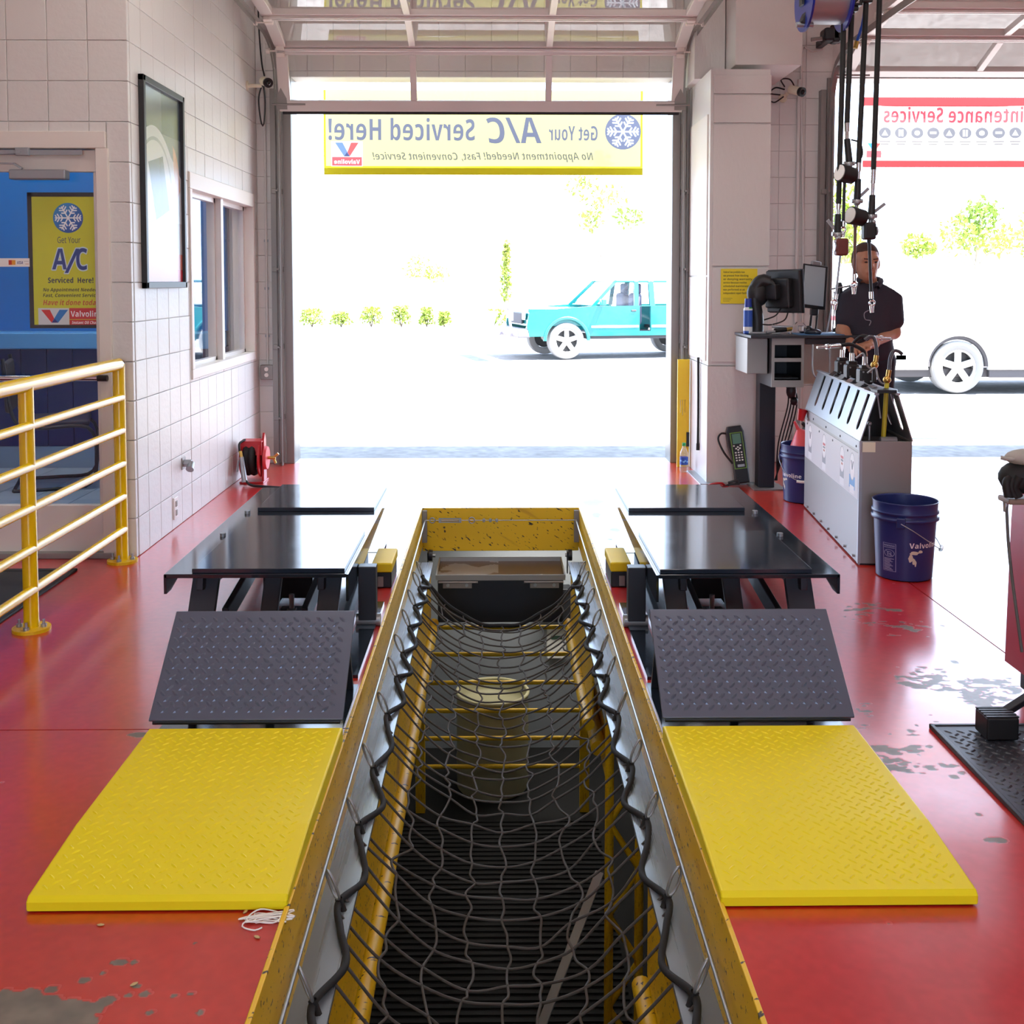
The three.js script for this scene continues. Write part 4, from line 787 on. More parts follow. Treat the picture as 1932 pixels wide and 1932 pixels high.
// handheld battery tester leaning on the pillar
{
  const t = thing('battery_tester', 'black handheld tester with green bezel leaning against the pillar', 'tester', [1.69, 0, -7.5]);
  const g = new THREE.Group(); g.name = 'tester_case'; g.rotation.set(-0.18, 0, 0.12); g.position.set(0.01, 0.02, 0); t.add(g);
  part(g, 'case', extrude([[-0.045, 0], [0.05, 0], [0.055, 0.12], [0.062, 0.26], [0.06, 0.36], [0.045, 0.4], [-0.045, 0.4], [-0.06, 0.36], [-0.06, 0.26], [-0.042, 0.14]], 0.05, 0.008).translate(0, 0, -0.02), M.blackPlastic);
  part(g, 'bezel', extrude(rect(-0.043, 0.043, 0.1, 0.355), 0.003, 0.001, [rect(-0.037, 0.037, 0.106, 0.349)]).translate(0, 0, 0.039), std(0x6f9a3a, 0.4));
  part(g, 'screen', box(0.06, 0.07, 0.004, 0, 0.31, 0.04, 0.001), std(0x5f8a76, 0.2));
  const kg = box(0.012, 0.01, 0.006, 0, 0, 0.042, 0.002);
  for (let r = 0; r < 4; r++) for (let c = 0; c < 3; c++) { const k = part(g, 'key', kg, M.white); k.position.set(-0.02 + c * 0.02, 0.16 + r * 0.018, 0); }
  for (const [a, b] of [[-0.026, 0.262], [0.02, 0.262], [0, 0.252], [-0.013, 0.242], [0.013, 0.242], [0, 0.232]]) { const k = part(g, 'key', kg, M.white); k.position.set(a, b, 0); }
  part(g, 'logo_plate', box(0.05, 0.018, 0.004, 0.005, 0.122, 0.04, 0.002), M.galv);
  const q = own(t), o = V(1.69, 0, -7.5);
  q('cable', tube([V(o.x - 0.09, 0.36, o.z - 0.06), V(o.x - 0.13, 0.36, o.z - 0.05), V(o.x - 0.15, 0.32, o.z - 0.04), V(o.x - 0.12, 0.24, o.z), V(o.x - 0.06, 0.16, o.z + 0.02)], 0.007, 30, 8), M.rubber);
  const cl = thing('jumper_clamp', 'red and black cable clamps lying at the foot of the pillar', 'clamp', [1.54, 0, -7.44]);
  part(cl, 'red_lead', tube([V(0.03, 0.012, 0), V(0.0, 0.035, 0.02), V(-0.06, 0.03, 0.02), V(-0.08, 0.015, 0), V(-0.02, 0.01, -0.02), V(0.04, 0.012, 0.03), V(-0.03, 0.008, 0.07), V(-0.08, 0.008, 0.05)], 0.008, 50, 8), M.red);
  part(cl, 'black_lead', tube([V(0.06, 0.02, 0), V(0, 0.012, 0.05), V(-0.08, 0.01, 0.03), V(-0.15, 0.01, 0.03)], 0.008, 30, 8), M.rubber);
  part(cl, 'jaw', [bar(V(0.05, 0.02, 0), V(0.13, 0.03, 0.01), 0.03, 0.012, 0.004), bar(V(0.05, 0.035, 0), V(0.12, 0.055, 0.01), 0.03, 0.012, 0.004)], M.blackPlastic);
}
// ---------------------------------------------------------------- computer workstation on a black post
{
  const t = thing('workstation', 'steel computer stand with drawers on a black post', 'workstation', [1.86, 0, -7.42]), q = own(t);
  const post = 1.845, pz = -7.44;
  q('post', span(post - 0.055, post + 0.055, 0.01, 0.9, pz - 0.06, pz + 0.05, 0.004), M.blackSteel);
  q('base_plate', span(post - 0.1, post + 0.12, 0, 0.01, pz - 0.1, pz + 0.11, 0.002), M.jambSteel);
  q('side_cabinet', span(1.635, 1.77, 0.82, 1.055, -7.1, -7.45, 0.004), M.stainless);
  q('cabinet', [span(1.775, 1.785, 0.74, 1.06, -7.02, -7.42), span(1.975, 1.985, 0.74, 1.06, -7.02, -7.42), span(1.785, 1.975, 0.74, 0.75, -7.02, -7.42), span(1.785, 1.975, 0.74, 1.06, -7.4, -7.42)], M.blackSteel);
  q('front_trim', extrude(rect(1.775, 1.985, 0.74, 1.06), 0.008, 0, [rect(1.793, 1.967, 0.785, 0.905), rect(1.793, 1.967, 0.93, 1.015)]).translate(0, 0, -7.02), M.stainless);
  q('tray', [span(1.79, 1.97, 0.905, 0.912, -7.03, -7.4), span(1.8, 1.96, 0.79, 0.8, -7.05, -7.35)], M.blackPlastic);
  q('worktop', span(1.63, 2.36, 1.06, 1.078, -6.98, -7.47, 0.003), std(0x2b2d33, 0.4));
  q('back_panel', span(1.99, 2.38, 0.72, 1.06, -7.45, -7.46), M.cream);
  q('edge_rail', span(1.99, 2.36, 1.02, 1.058, -6.99, -7.02, 0.003), M.blackSteel);
  q('wire_hook', [tube([V(2.03, 1.02, -6.98), V(2.03, 0.85, -6.97), V(2.06, 0.8, -6.96), V(2.12, 0.79, -6.95), V(2.12, 0.6, -6.95)], 0.006, 30, 6), tube([V(2.14, 1.02, -6.98), V(2.14, 0.84, -6.97), V(2.12, 0.79, -6.96), V(2.2, 0.77, -6.95)], 0.006, 30, 6)], M.galv);
  for (let i = 0; i < 4; i++) q('hanging_cable', tube([V(1.97 + i * 0.015, 0.74, -7.4), V(1.98 + i * 0.02, 0.6, -7.36), V(1.93 + i * 0.02, 0.3, -7.42), V(1.93 - i * 0.005, 0.05, -7.44)], 0.005, 24, 6), M.rubber);
  q('cable_bundle', [ball(0.045, 2.0, 0.68, -7.36, 0.8, 1.2, 0.7), ball(0.03, 2.02, 0.61, -7.36, 0.9, 1, 0.8), box(0.07, 0.03, 0.05, 2.0, 0.73, -7.36, 0.006)], M.blackPlastic);
}
{
  // scanner arm: curved black riser with the monitor on its end
  const t = thing('monitor', 'black computer monitor seen from behind on a curved black riser', 'monitor', [1.73, 1.078, -7.25]), q = own(t);
  q('riser', tube([V(1.73, 1.08, -7.25), V(1.73, 1.18, -7.25), V(1.715, 1.28, -7.25), V(1.72, 1.38, -7.25), V(1.76, 1.43, -7.24), V(1.81, 1.42, -7.23)], 0.045, 30, 14), M.blackPlastic);
  q('riser_head', [ball(0.075, 1.735, 1.345, -7.25, 1, 1.2, 0.7), box(0.04, 0.03, 0.05, 1.755, 1.452, -7.25, 0.008)], M.blackPlastic);
  q('riser_foot', box(0.14, 0.014, 0.16, 1.735, 1.085, -7.25, 0.004), M.galv);
  const c = V(1.89, 1.36, -7.2);
  const g = new THREE.Matrix4().makeRotationFromEuler(new THREE.Euler(0.1, -1.02, 0.1)).setPosition(c.x, c.y, c.z);
  q('screen_housing', box(0.3, 0.28, 0.03, 0, 0, -0.012, 0.01).applyMatrix4(g), M.blackPlastic);
  q('screen_bezel', box(0.31, 0.29, 0.012, 0, 0, -0.03, 0.004).applyMatrix4(g), M.blackSteel);
  q('rear_cover', [box(0.22, 0.2, 0.05, -0.02, -0.01, 0.02, 0.016).applyMatrix4(g), box(0.1, 0.1, 0.06, -0.03, 0.0, 0.06, 0.01).applyMatrix4(g)], M.blackPlastic);
  q('mount_arm', rod(V(1.81, 1.42, -7.23), V(1.9, 1.37, -7.2), 0.026), M.blackPlastic);
  q('monitor_cable', [tube([V(1.93, 1.23, -7.2), V(1.9, 1.17, -7.19), V(1.82, 1.14, -7.2), V(1.76, 1.14, -7.22)], 0.005, 24, 6), tube([V(1.88, 1.25, -7.2), V(1.84, 1.2, -7.19), V(1.77, 1.17, -7.21)], 0.005, 24, 6)], M.rubber);
}
{
  const t = thing('spray_can', 'blue white and green aerosol can on the steel cabinet', 'spray can', [1.66, 1.078, -7.2]);
  part(t, 'can_body', lathe([[0, 0], [0.028, 0], [0.03, 0.01], [0.03, 0.165], [0.024, 0.18], [0, 0.18]], 24), new THREE.MeshStandardMaterial({ roughness: 0.35, map: canvasTex(64, 256, (c) => { c.fillStyle = '#e9edf0'; c.fillRect(0, 0, 64, 256); c.fillStyle = '#3fae49'; c.fillRect(0, 180, 30, 76); c.fillRect(0, 40, 26, 50); c.fillStyle = '#2b58b8'; c.fillRect(0, 105, 64, 36); c.fillRect(40, 150, 24, 90); }) }));
  part(t, 'cap', rod(V(0, 0.178, 0), V(0, 0.235, 0), 0.025, 0.022, 18), std(0x2a3fa0, 0.35));
  const u = thing('card_tent', 'white triangular card tent beside the monitor riser', 'card', [1.82, 1.078, -7.2]);
  part(u, 'card_face', extrude([[0, 0], [0.06, 0], [0, 0.07]], 0.004), M.white);
}
{
  // pipe clamp tools, mouse and papers on the worktop
  const t = thing('clamp_tool', 'silver hose clamp pliers lying on the worktop', 'tool', [1.97, 1.078, -7.2]);
  part(t, 'clamp_ring', extrude([[-0.05, 0], [0.06, 0], [0.07, 0.03], [0.03, 0.075], [-0.01, 0.08], [-0.04, 0.05]], 0.03, 0.004, [[[0, 0.02], [0.03, 0.02], [0.03, 0.05], [0, 0.05]]]).translate(0.02, 0.002, 0), M.chrome);
  part(t, 'handle', [rod(V(-0.02, 0.03, 0.015), V(-0.2, 0.012, 0.05), 0.009), rod(V(-0.02, 0.045, 0.015), V(-0.15, 0.05, 0.0), 0.009)], M.galv);
  part(t, 'grip', rod(V(-0.06, 0.03, 0.02), V(-0.14, 0.024, 0.04), 0.015), M.blackPlastic);
  part(t, 'knob', ball(0.026, 0.09, 0.03, 0.02), M.blackPlastic);
  part(t, 'coupling', rod(V(-0.02, 0.035, 0.02), V(-0.06, 0.03, 0.02), 0.014), M.brass);
  const m = thing('computer_mouse', 'black computer mouse on the blue pad', 'mouse', [2.06, 1.082, -7.08]);
  part(m, 'shell', ball(0.05, 0, 0, 0, 0.62, 0.5, 1.15, 18).translate(0, 0.012, 0).rotateY(0.9), std(0x1d2433, 0.25));
  part(m, 'wheel', rod(V(-0.02, 0.034, 0.02), V(-0.012, 0.034, 0.014), 0.008), M.rubber);
  const p = thing('mouse_pad', 'blue mouse pad on the dark worktop', 'mouse pad', [2.1, 1.078, -7.15]);
  part(p, 'pad', box(0.3, 0.004, 0.26, 0, 0.002, 0, 0.001), std(0x3f6f9f, 0.7));
}
{
  // document stand with a clipboard and white camera above it
  const c = V(2.145, 1.39, -7.36), t = thing('clipboard_stand', 'tilted clipboard with grey sheet on a black stand', 'clipboard', [2.15, 1.078, -7.36]), q = own(t);
  const g = new THREE.Matrix4().makeRotationFromEuler(new THREE.Euler(-0.12, 0.25, -0.09)).setPosition(c.x, c.y, c.z);
  q('board', box(0.185, 0.3, 0.012, 0, 0, 0, 0.004).applyMatrix4(g), M.blackPlastic);
  q('sheet', box(0.155, 0.265, 0.004, -0.005, 0.005, 0.008).applyMatrix4(g), std(0xa9b6bd, 0.35));
  q('stand_arm', [rod(V(2.14, 1.24, -7.38), V(2.13, 1.085, -7.4), 0.008), rod(V(2.18, 1.24, -7.38), V(2.17, 1.085, -7.4), 0.006), box(0.05, 0.05, 0.05, 2.15, 1.22, -7.37, 0.01), box(0.09, 0.012, 0.1, 2.15, 1.084, -7.4, 0.003)], M.blackPlastic);
  q('clip', box(0.07, 0.03, 0.03, 0, 0.16, 0.004, 0.008).applyMatrix4(g), M.galv);
  const u = thing('pipe_post', 'tall dark pipe post with cable ties on the worktop', 'post', [2.27, 1.078, -7.2]), r = own(u);
  r('pipe', rod(V(2.275, 1.078, -7.22), V(2.27, 1.4, -7.22), 0.024, 0.024, 18), M.blackSteel);
  r('cap', rod(V(2.27, 1.4, -7.22), V(2.27, 1.42, -7.22), 0.024, 0.016, 18), M.blackSteel);
  r('support_rod', [rod(V(2.19, 1.09, -7.2), V(2.235, 1.36, -7.2), 0.006), rod(V(2.225, 1.09, -7.2), V(2.245, 1.36, -7.2), 0.005)], M.galv);
  r('cable_tie', [ring(0.027, 0.003, 2.27, 1.3, -7.22, Math.PI / 2), ring(0.027, 0.003, 2.272, 1.24, -7.22, Math.PI / 2)], M.rubber);
  r('top_ring', tube([V(2.2, 1.375, -7.18), V(2.26, 1.385, -7.19), V(2.34, 1.4, -7.2), V(2.36, 1.44, -7.2), V(2.36, 1.6, -7.2)], 0.006, 24, 8), M.galv);
}

// ---------------------------------------------------------------- oil dispenser cabinet
const DISP = { x: 1.81, z: -5.38, turn: -0.088 };
{
  const t = thing('oil_dispenser', 'stainless oil dispenser cabinet with slotted sloping top', 'dispenser', [DISP.x, 0, DISP.z], DISP.turn);
  const W = 0.255, L = 1.41, H = 0.63, T = 0.865, in0 = 0.075;
  part(t, 'left_panel', span(0, 0.006, 0.01, H, 0, -L), M.stainless);
  part(t, 'right_panel', span(W - 0.006, W, 0.01, H, 0, -L), M.stainless);
  part(t, 'end_panel', span(0.003, W - 0.003, 0.01, H, 0.004, -0.002, 0.002), M.stainless);
  part(t, 'rear_panel', span(0.003, W - 0.003, 0.01, H, -L + 0.004, -L - 0.002), M.stainless);
  part(t, 'plinth', span(0.012, W - 0.012, 0, 0.01, -0.012, -L + 0.012), M.blackSteel);
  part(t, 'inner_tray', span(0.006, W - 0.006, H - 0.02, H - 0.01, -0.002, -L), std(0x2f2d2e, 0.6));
  part(t, 'corner_strip', [span(-0.003, 0.012, 0.01, H, 0.006, -0.01), span(-0.003, 0.0, H - 0.05, H - 0.004, 0, -L)], M.galv);
  const slope = (side) => {
    const len = Math.hypot(in0, T - H), holes = [];
    for (let i = 0; i < 6; i++) { const a = 0.1 + i * 0.212, p = new THREE.Path(); p.moveTo(a, 0.07); p.absarc(a + 0.028, 0.07, 0.028, Math.PI, 0, false); p.lineTo(a + 0.056, len - 0.012); p.lineTo(a, len - 0.012); p.closePath(); holes.push(p); }
    const g = new THREE.ExtrudeGeometry(shapeOf(rect(0, L, 0, len), holes), { depth: 0.005, bevelEnabled: false, curveSegments: 6 });
    const up = V(side ? -in0 : in0, T - H, 0).normalize(), along = V(0, 0, -1), n = V(0, 0, 0).crossVectors(along, up);
    return g.applyMatrix4(new THREE.Matrix4().makeBasis(along, up, n).setPosition(side ? W : 0, H, 0));
  };
  part(t, 'slotted_panel', slope(0), M.galv);
  part(t, 'slotted_panel', slope(1), M.galv);
  part(t, 'top_plate', [span(in0 - 0.01, in0 + 0.012, T - 0.003, T + 0.008, 0.01, -L), span(W - in0 - 0.012, W - in0 + 0.01, T - 0.003, T + 0.008, 0.01, -L)], M.galv);
  for (let i = 0; i < 5; i++) part(t, 'top_bracket', [bar(V(in0 - 0.015, T + 0.008, -0.13 - i * 0.212), V(in0 + 0.015, T + 0.03, -0.13 - i * 0.212), 0.1, 0.004), bar(V(in0 + 0.015, T + 0.03, -0.13 - i * 0.212), V(in0 + 0.06, T + 0.008, -0.13 - i * 0.212), 0.1, 0.004)], i % 2 ? M.galv : M.chrome);
  part(t, 'top_lid', extrude([[0.075, -0.02], [0.17, -0.02], [0.185, 0.02], [0.17, 0.16], [0.075, 0.16], [0.065, 0.05]], 0.012, 0.002).rotateX(-Math.PI / 2).translate(0, T + 0.01, 0), M.blackSteel);
  part(t, 'slot_shade_core', span(0.078, W - 0.078, H - 0.01, T - 0.02, -0.24, -L + 0.01), std(0x17171a, 0.7));  // dark box added inside, its colour stands in for shade behind the slots
  for (let i = 0; i < 8; i++) part(t, 'rivet', rod(V(-0.006, H - 0.035 - (i % 2) * 0.05, -0.06 - i * 0.18), V(0, H - 0.035 - (i % 2) * 0.05, -0.06 - i * 0.18), 0.006, 0.006, 8), M.blackSteel);
  for (let i = 0; i < 7; i++) part(t, 'foot_bolt', rod(V(-0.012, 0.03, -0.08 - i * 0.2), V(0, 0.03, -0.08 - i * 0.2), 0.007, 0.007, 8), M.galv);
  const tex = canvasTex(1024, 210, (c, w, h) => {
    c.fillStyle = '#d9dcde'; c.fillRect(0, 0, w, h);
    const oval = (x, red, blue) => {
      c.fillStyle = '#9aa0a6'; c.fillRect(x - 34, 60, 68, 105); if (blue) { c.fillStyle = '#2f8fd0'; c.fillRect(x - 46, 120, 92, 60); }
      c.fillStyle = '#f5f5f5'; c.beginPath(); c.ellipse(x, 78, 40, 62, 0, 0, 7); c.fill(); c.strokeStyle = '#9a9fa5'; c.lineWidth = 4; c.stroke();
      if (red) { c.fillStyle = '#c94a4a'; c.fillRect(x - 24, 62, 48, 12); c.fillStyle = '#8a8d90'; c.fillRect(x - 22, 78, 44, 10); c.fillStyle = '#b96a4a'; c.fillRect(x - 14, 94, 28, 10); } else chevron(c, x - 22, 52, 44, 40, '#6b7078', '#565b66', '#444');
      c.fillStyle = '#eceff1'; c.fillRect(x - 34, 166, 68, 36);
    };
    oval(120); oval(420, true); oval(760, true); oval(930, false, true);
  });
  part(t, 'decal_band', worldUV(span(-0.0035, -0.001, H - 0.3, H - 0.065, -0.012, -L + 0.02), (x, y, z) => [1 - (-z - 0.012) / (L - 0.032), (y - H + 0.3) / 0.235]), new THREE.MeshStandardMaterial({ map: tex, roughness: 0.4 }));
  part(t, 'paper_tag', span(0.006, 0.075, H - 0.055, H - 0.005, 0.004, 0.006), M.cream);
  // hose sockets in the open end
  part(t, 'end_fitting', [rod(V(0.07, H - 0.01, -0.1), V(0.07, H + 0.07, -0.1), 0.006), ball(0.012, 0.07, H + 0.075, -0.1)], M.galv);
  part(t, 'drain_pipe', rod(V(0.12, H - 0.008, -0.08), V(0.2, H - 0.008, -0.08), 0.02), M.galv);
  part(t, 'chain', rod(V(0.11, T, -0.12), V(0.13, H + 0.1, -0.12), 0.004), M.galv);
}
const dispPoint = (x, y, z) => V(x, y, z).applyAxisAngle(V(0, 1, 0), DISP.turn).add(V(DISP.x, 0, DISP.z));
function dispensingGun(label, at, tip, lift, cap) {
  const t = thing('dispensing_gun', label, 'oil gun', [at.x, at.y, at.z]), q = own(t);
  q('valve_block', [box(0.075, 0.085, 0.075, at.x, at.y + 0.045, at.z, 0.012), box(0.05, 0.02, 0.05, at.x, at.y + 0.095, at.z, 0.005)], M.blackPlastic);
  for (const [a, b] of [[-0.02, 0.02], [0.02, 0.02], [-0.02, 0.07], [0.02, 0.07]]) q('valve_bolt', rod(V(at.x + a, at.y + b, at.z + 0.036), V(at.x + a, at.y + b, at.z + 0.042), 0.005, 0.005, 6), M.galv);
  q('ferrule', rod(V(at.x, at.y + 0.1, at.z), V(at.x, at.y + 0.15, at.z), 0.014, 0.013), M.chrome);
  q('bleed_screw', rod(V(at.x + 0.03, at.y + 0.07, at.z + 0.03), V(at.x + 0.045, at.y + 0.03, at.z + 0.045), 0.009), M.chrome);
  if (tip) {
    const m = V((at.x * 0.45 + tip.x * 0.55), lift, (at.z + tip.z) / 2);
    q('hose', tube([V(at.x, at.y + 0.14, at.z), V(at.x + (tip.x - at.x) * 0.08, LERP(at.y + 0.14, lift, 0.55), at.z), m, tip], 0.0105, 30, 10), M.rubber);
    const d = V(0, 0, 0).subVectors(tip, m).normalize();
    q('nozzle', [rod(tip, tip.clone().addScaledVector(d, 0.06), 0.012, 0.01), rod(tip.clone().addScaledVector(d, 0.07), tip.clone().addScaledVector(d, 0.085), 0.014), rod(tip.clone().addScaledVector(d, 0.06), tip.clone().addScaledVector(d, 0.14), 0.007)], M.chrome);
  }
}
dispensingGun('black valve block with hose bent towards the worktop on the dispenser', dispPoint(0.12, 0.875, -0.42), atDepth(1585, 652, 5.75), 1.09);
dispensingGun('black valve block with hose bent across the man on the dispenser', dispPoint(0.12, 0.875, -0.72), atDepth(1640, 636, 6.0), 1.12);
dispensingGun('ribbed black valve block without hose at the back of the dispenser', dispPoint(0.13, 0.875, -1.0), null, 0);
function hookNozzle(label, at, yellow) {
  const t = thing('hook_nozzle', label, 'nozzle', [at.x, at.y, at.z]), q = own(t);
  const y0 = at.y;
  if (yellow) { q('dip_tube', rod(V(at.x - 0.012, 0.64, at.z), V(at.x, y0 + 0.075, at.z), 0.012, 0.012, 12), std(0xd6c531, 0.4)); } else q('dip_tube', rod(V(at.x, y0, at.z), V(at.x, y0 + 0.07, at.z), 0.012), M.blackPlastic);
  q('body', [rod(V(at.x, y0 + 0.07, at.z), V(at.x + 0.01, y0 + 0.14, at.z), 0.011, 0.013), ball(0.02, at.x, y0 + 0.09, at.z)], M.brass);
  q('trigger', tube([V(at.x + 0.02, y0 + 0.09, at.z), V(at.x - 0.02, y0 + 0.07, at.z), V(at.x - 0.045, y0 + 0.1, at.z), V(at.x - 0.06, y0 + 0.15, at.z), V(at.x - 0.1, y0 + 0.125, at.z)], 0.005, 24, 6), M.galv);
  q('spout', tube([V(at.x + 0.01, y0 + 0.14, at.z), V(at.x + 0.015, y0 + 0.2, at.z), V(at.x + 0.03, y0 + 0.235, at.z), V(at.x + 0.055, y0 + 0.235, at.z), V(at.x + 0.075, y0 + 0.22, at.z)].map((p) => (yellow ? p : V(2 * at.x - p.x + 0.02, p.y, p.z))), 0.009, 30, 10), std(0x54545a, 0.35, 0.5));
}
hookNozzle('hooked nozzle with yellow dip tube at the end of the dispenser', dispPoint(0.15, 0.84, -0.09), true);
hookNozzle('hooked nozzle leaning behind the black valve blocks', dispPoint(0.14, 0.9, -0.3), false);

// ---------------------------------------------------------------- buckets and funnel
const bucketTex = canvasTex(1024, 512, (c, w, h) => {
  c.fillStyle = '#22306c'; c.fillRect(0, 0, w, h);
  for (const [x0] of [[0], [512]]) {
    c.fillStyle = '#f0f0f0'; fitText(c, 'Valvoline', x0 + 300, 215, 205, 62);
    c.strokeStyle = '#aeb6d4'; c.lineWidth = 3; c.strokeRect(x0 + 150, 190, 78, 240);
    c.fillStyle = '#aeb6d4'; fitText(c, 'WARNING', x0 + 155, 216, 68, 20); c.fillRect(x0 + 155, 224, 68, 4);
    c.beginPath(); c.arc(x0 + 189, 275, 31, 0, 7); c.stroke(); c.beginPath(); c.moveTo(x0 + 168, 253); c.lineTo(x0 + 211, 297); c.stroke();
    c.beginPath(); c.arc(x0 + 189, 272, 12, 0, 7); c.stroke(); c.strokeRect(x0 + 178, 284, 22, 12);
    for (let i = 0; i < 9; i++) c.fillRect(x0 + 156, 320 + i * 12, 62 - (i * 17 % 26), 5);
    c.fillStyle = '#d7d2bf'; for (const [a, b, e, f] of [[300, 240, 58, 34], [296, 268, 26, 70], [318, 300, 20, 60], [330, 322, 14, 52], [350, 232, 30, 26]]) { c.beginPath(); for (let k = 0; k < 14; k++) { const an = k / 14 * 6.283, r = 0.75 + 0.35 * hash2(k + a, b); c.lineTo(x0 + a + e / 2 + Math.cos(an) * e / 2 * r, b + f / 2 + Math.sin(an) * f / 2 * r); } c.fill(); }
  }
});
function bucket(label, x, z, turn) {
  const t = thing('plastic_bucket', label, 'bucket', [x, 0, z], turn), m = new THREE.MeshPhysicalMaterial({ map: bucketTex, roughness: 0.38 });
  const o = [[0, 0.0], [0.126, 0.0], [0.13, 0.008], [0.144, 0.27]], g = lathe([[0.13, 0.006], [0.1445, 0.285]], 40);
  part(t, 'wall', worldUV(g, (a, b, c) => [(Math.atan2(a, c) / (2 * Math.PI) + 1.5) % 1, b / 0.285]), new THREE.MeshPhysicalMaterial({ map: bucketTex, roughness: 0.38, side: THREE.DoubleSide }));
  part(t, 'base', lathe([[0, 0.004], [0.122, 0], [0.13, 0.006]], 40), M.navy);
  part(t, 'rim', lathe([[0.1445, 0.285], [0.157, 0.287], [0.157, 0.3], [0.147, 0.3], [0.147, 0.318], [0.156, 0.319], [0.156, 0.328], [0.149, 0.33], [0.151, 0.368], [0.154, 0.372], [0.15, 0.375], [0.146, 0.368], [0.14, 0.285], [0.126, 0.012], [0, 0.012]], 40), new THREE.MeshPhysicalMaterial({ color: 0x22306c, roughness: 0.36, side: THREE.DoubleSide }));
  for (const s of [-1, 1]) part(t, 'handle_ear', box(0.02, 0.05, 0.04, s * 0.152, 0.285, 0, 0.006), M.navy);
  part(t, 'wire_handle', tube([V(-0.163, 0.285, 0), V(-0.15, 0.25, 0.06), V(-0.1, 0.19, 0.135), V(0, 0.15, 0.165), V(0.1, 0.175, 0.135), V(0.15, 0.25, 0.06), V(0.163, 0.285, 0)], 0.0022, 50, 6), M.galv);
  part(t, 'grip', tube([V(-0.035, 0.152, 0.166), V(0, 0.15, 0.168), V(0.035, 0.152, 0.166)], 0.009, 8, 10), M.white);
  return t;
}
bucket('open navy plastic bucket with torn label standing beside the dispenser end', 1.972, -5.19, 1.1);
bucket('navy plastic bucket holding the red funnel behind the dispenser', 1.995, -7.0, -0.35);
{
  const t = thing('funnel', 'red plastic funnel lying in the bucket behind the dispenser', 'funnel', [1.98, 0.37, -6.98]);
  part(t, 'cone', new THREE.ConeGeometry(0.11, 0.11, 28, 1, true).rotateZ(0.45).translate(-0.015, 0.062, 0), new THREE.MeshPhysicalMaterial({ color: 0xe4484f, roughness: 0.4, side: THREE.DoubleSide }));
  part(t, 'spout', rod(V(-0.035, 0.1, 0), V(-0.06, 0.15, 0), 0.012, 0.008, 14), M.redBright);
  const u = thing('red_cup', 'small red cup hooked on the far corner of the dispenser', 'cup', [1.885, 0.56, -6.72]);
  part(u, 'cup_wall', lathe([[0.02, 0], [0.03, 0.07], [0.034, 0.072], [0.026, 0.07], [0.016, 0.004], [0, 0.004]], 22).rotateZ(-0.2), M.red);
  part(u, 'hook', bar(V(0.02, 0.05, 0), V(0.035, 0.05, 0), 0.01, 0.01), M.red);
  const v = thing('oil_jug', 'black plastic jug standing in the bucket behind the funnel', 'jug', [2.05, 0.36, -7.06]);
  part(v, 'jug_body', box(0.1, 0.12, 0.08, 0, 0.06, 0, 0.02), M.blackPlastic);
  part(v, 'neck', [rod(V(-0.03, 0.11, 0), V(-0.055, 0.14, 0), 0.012), rod(V(-0.015, 0.115, 0), V(-0.03, 0.15, 0), 0.009)], M.blackPlastic);
}

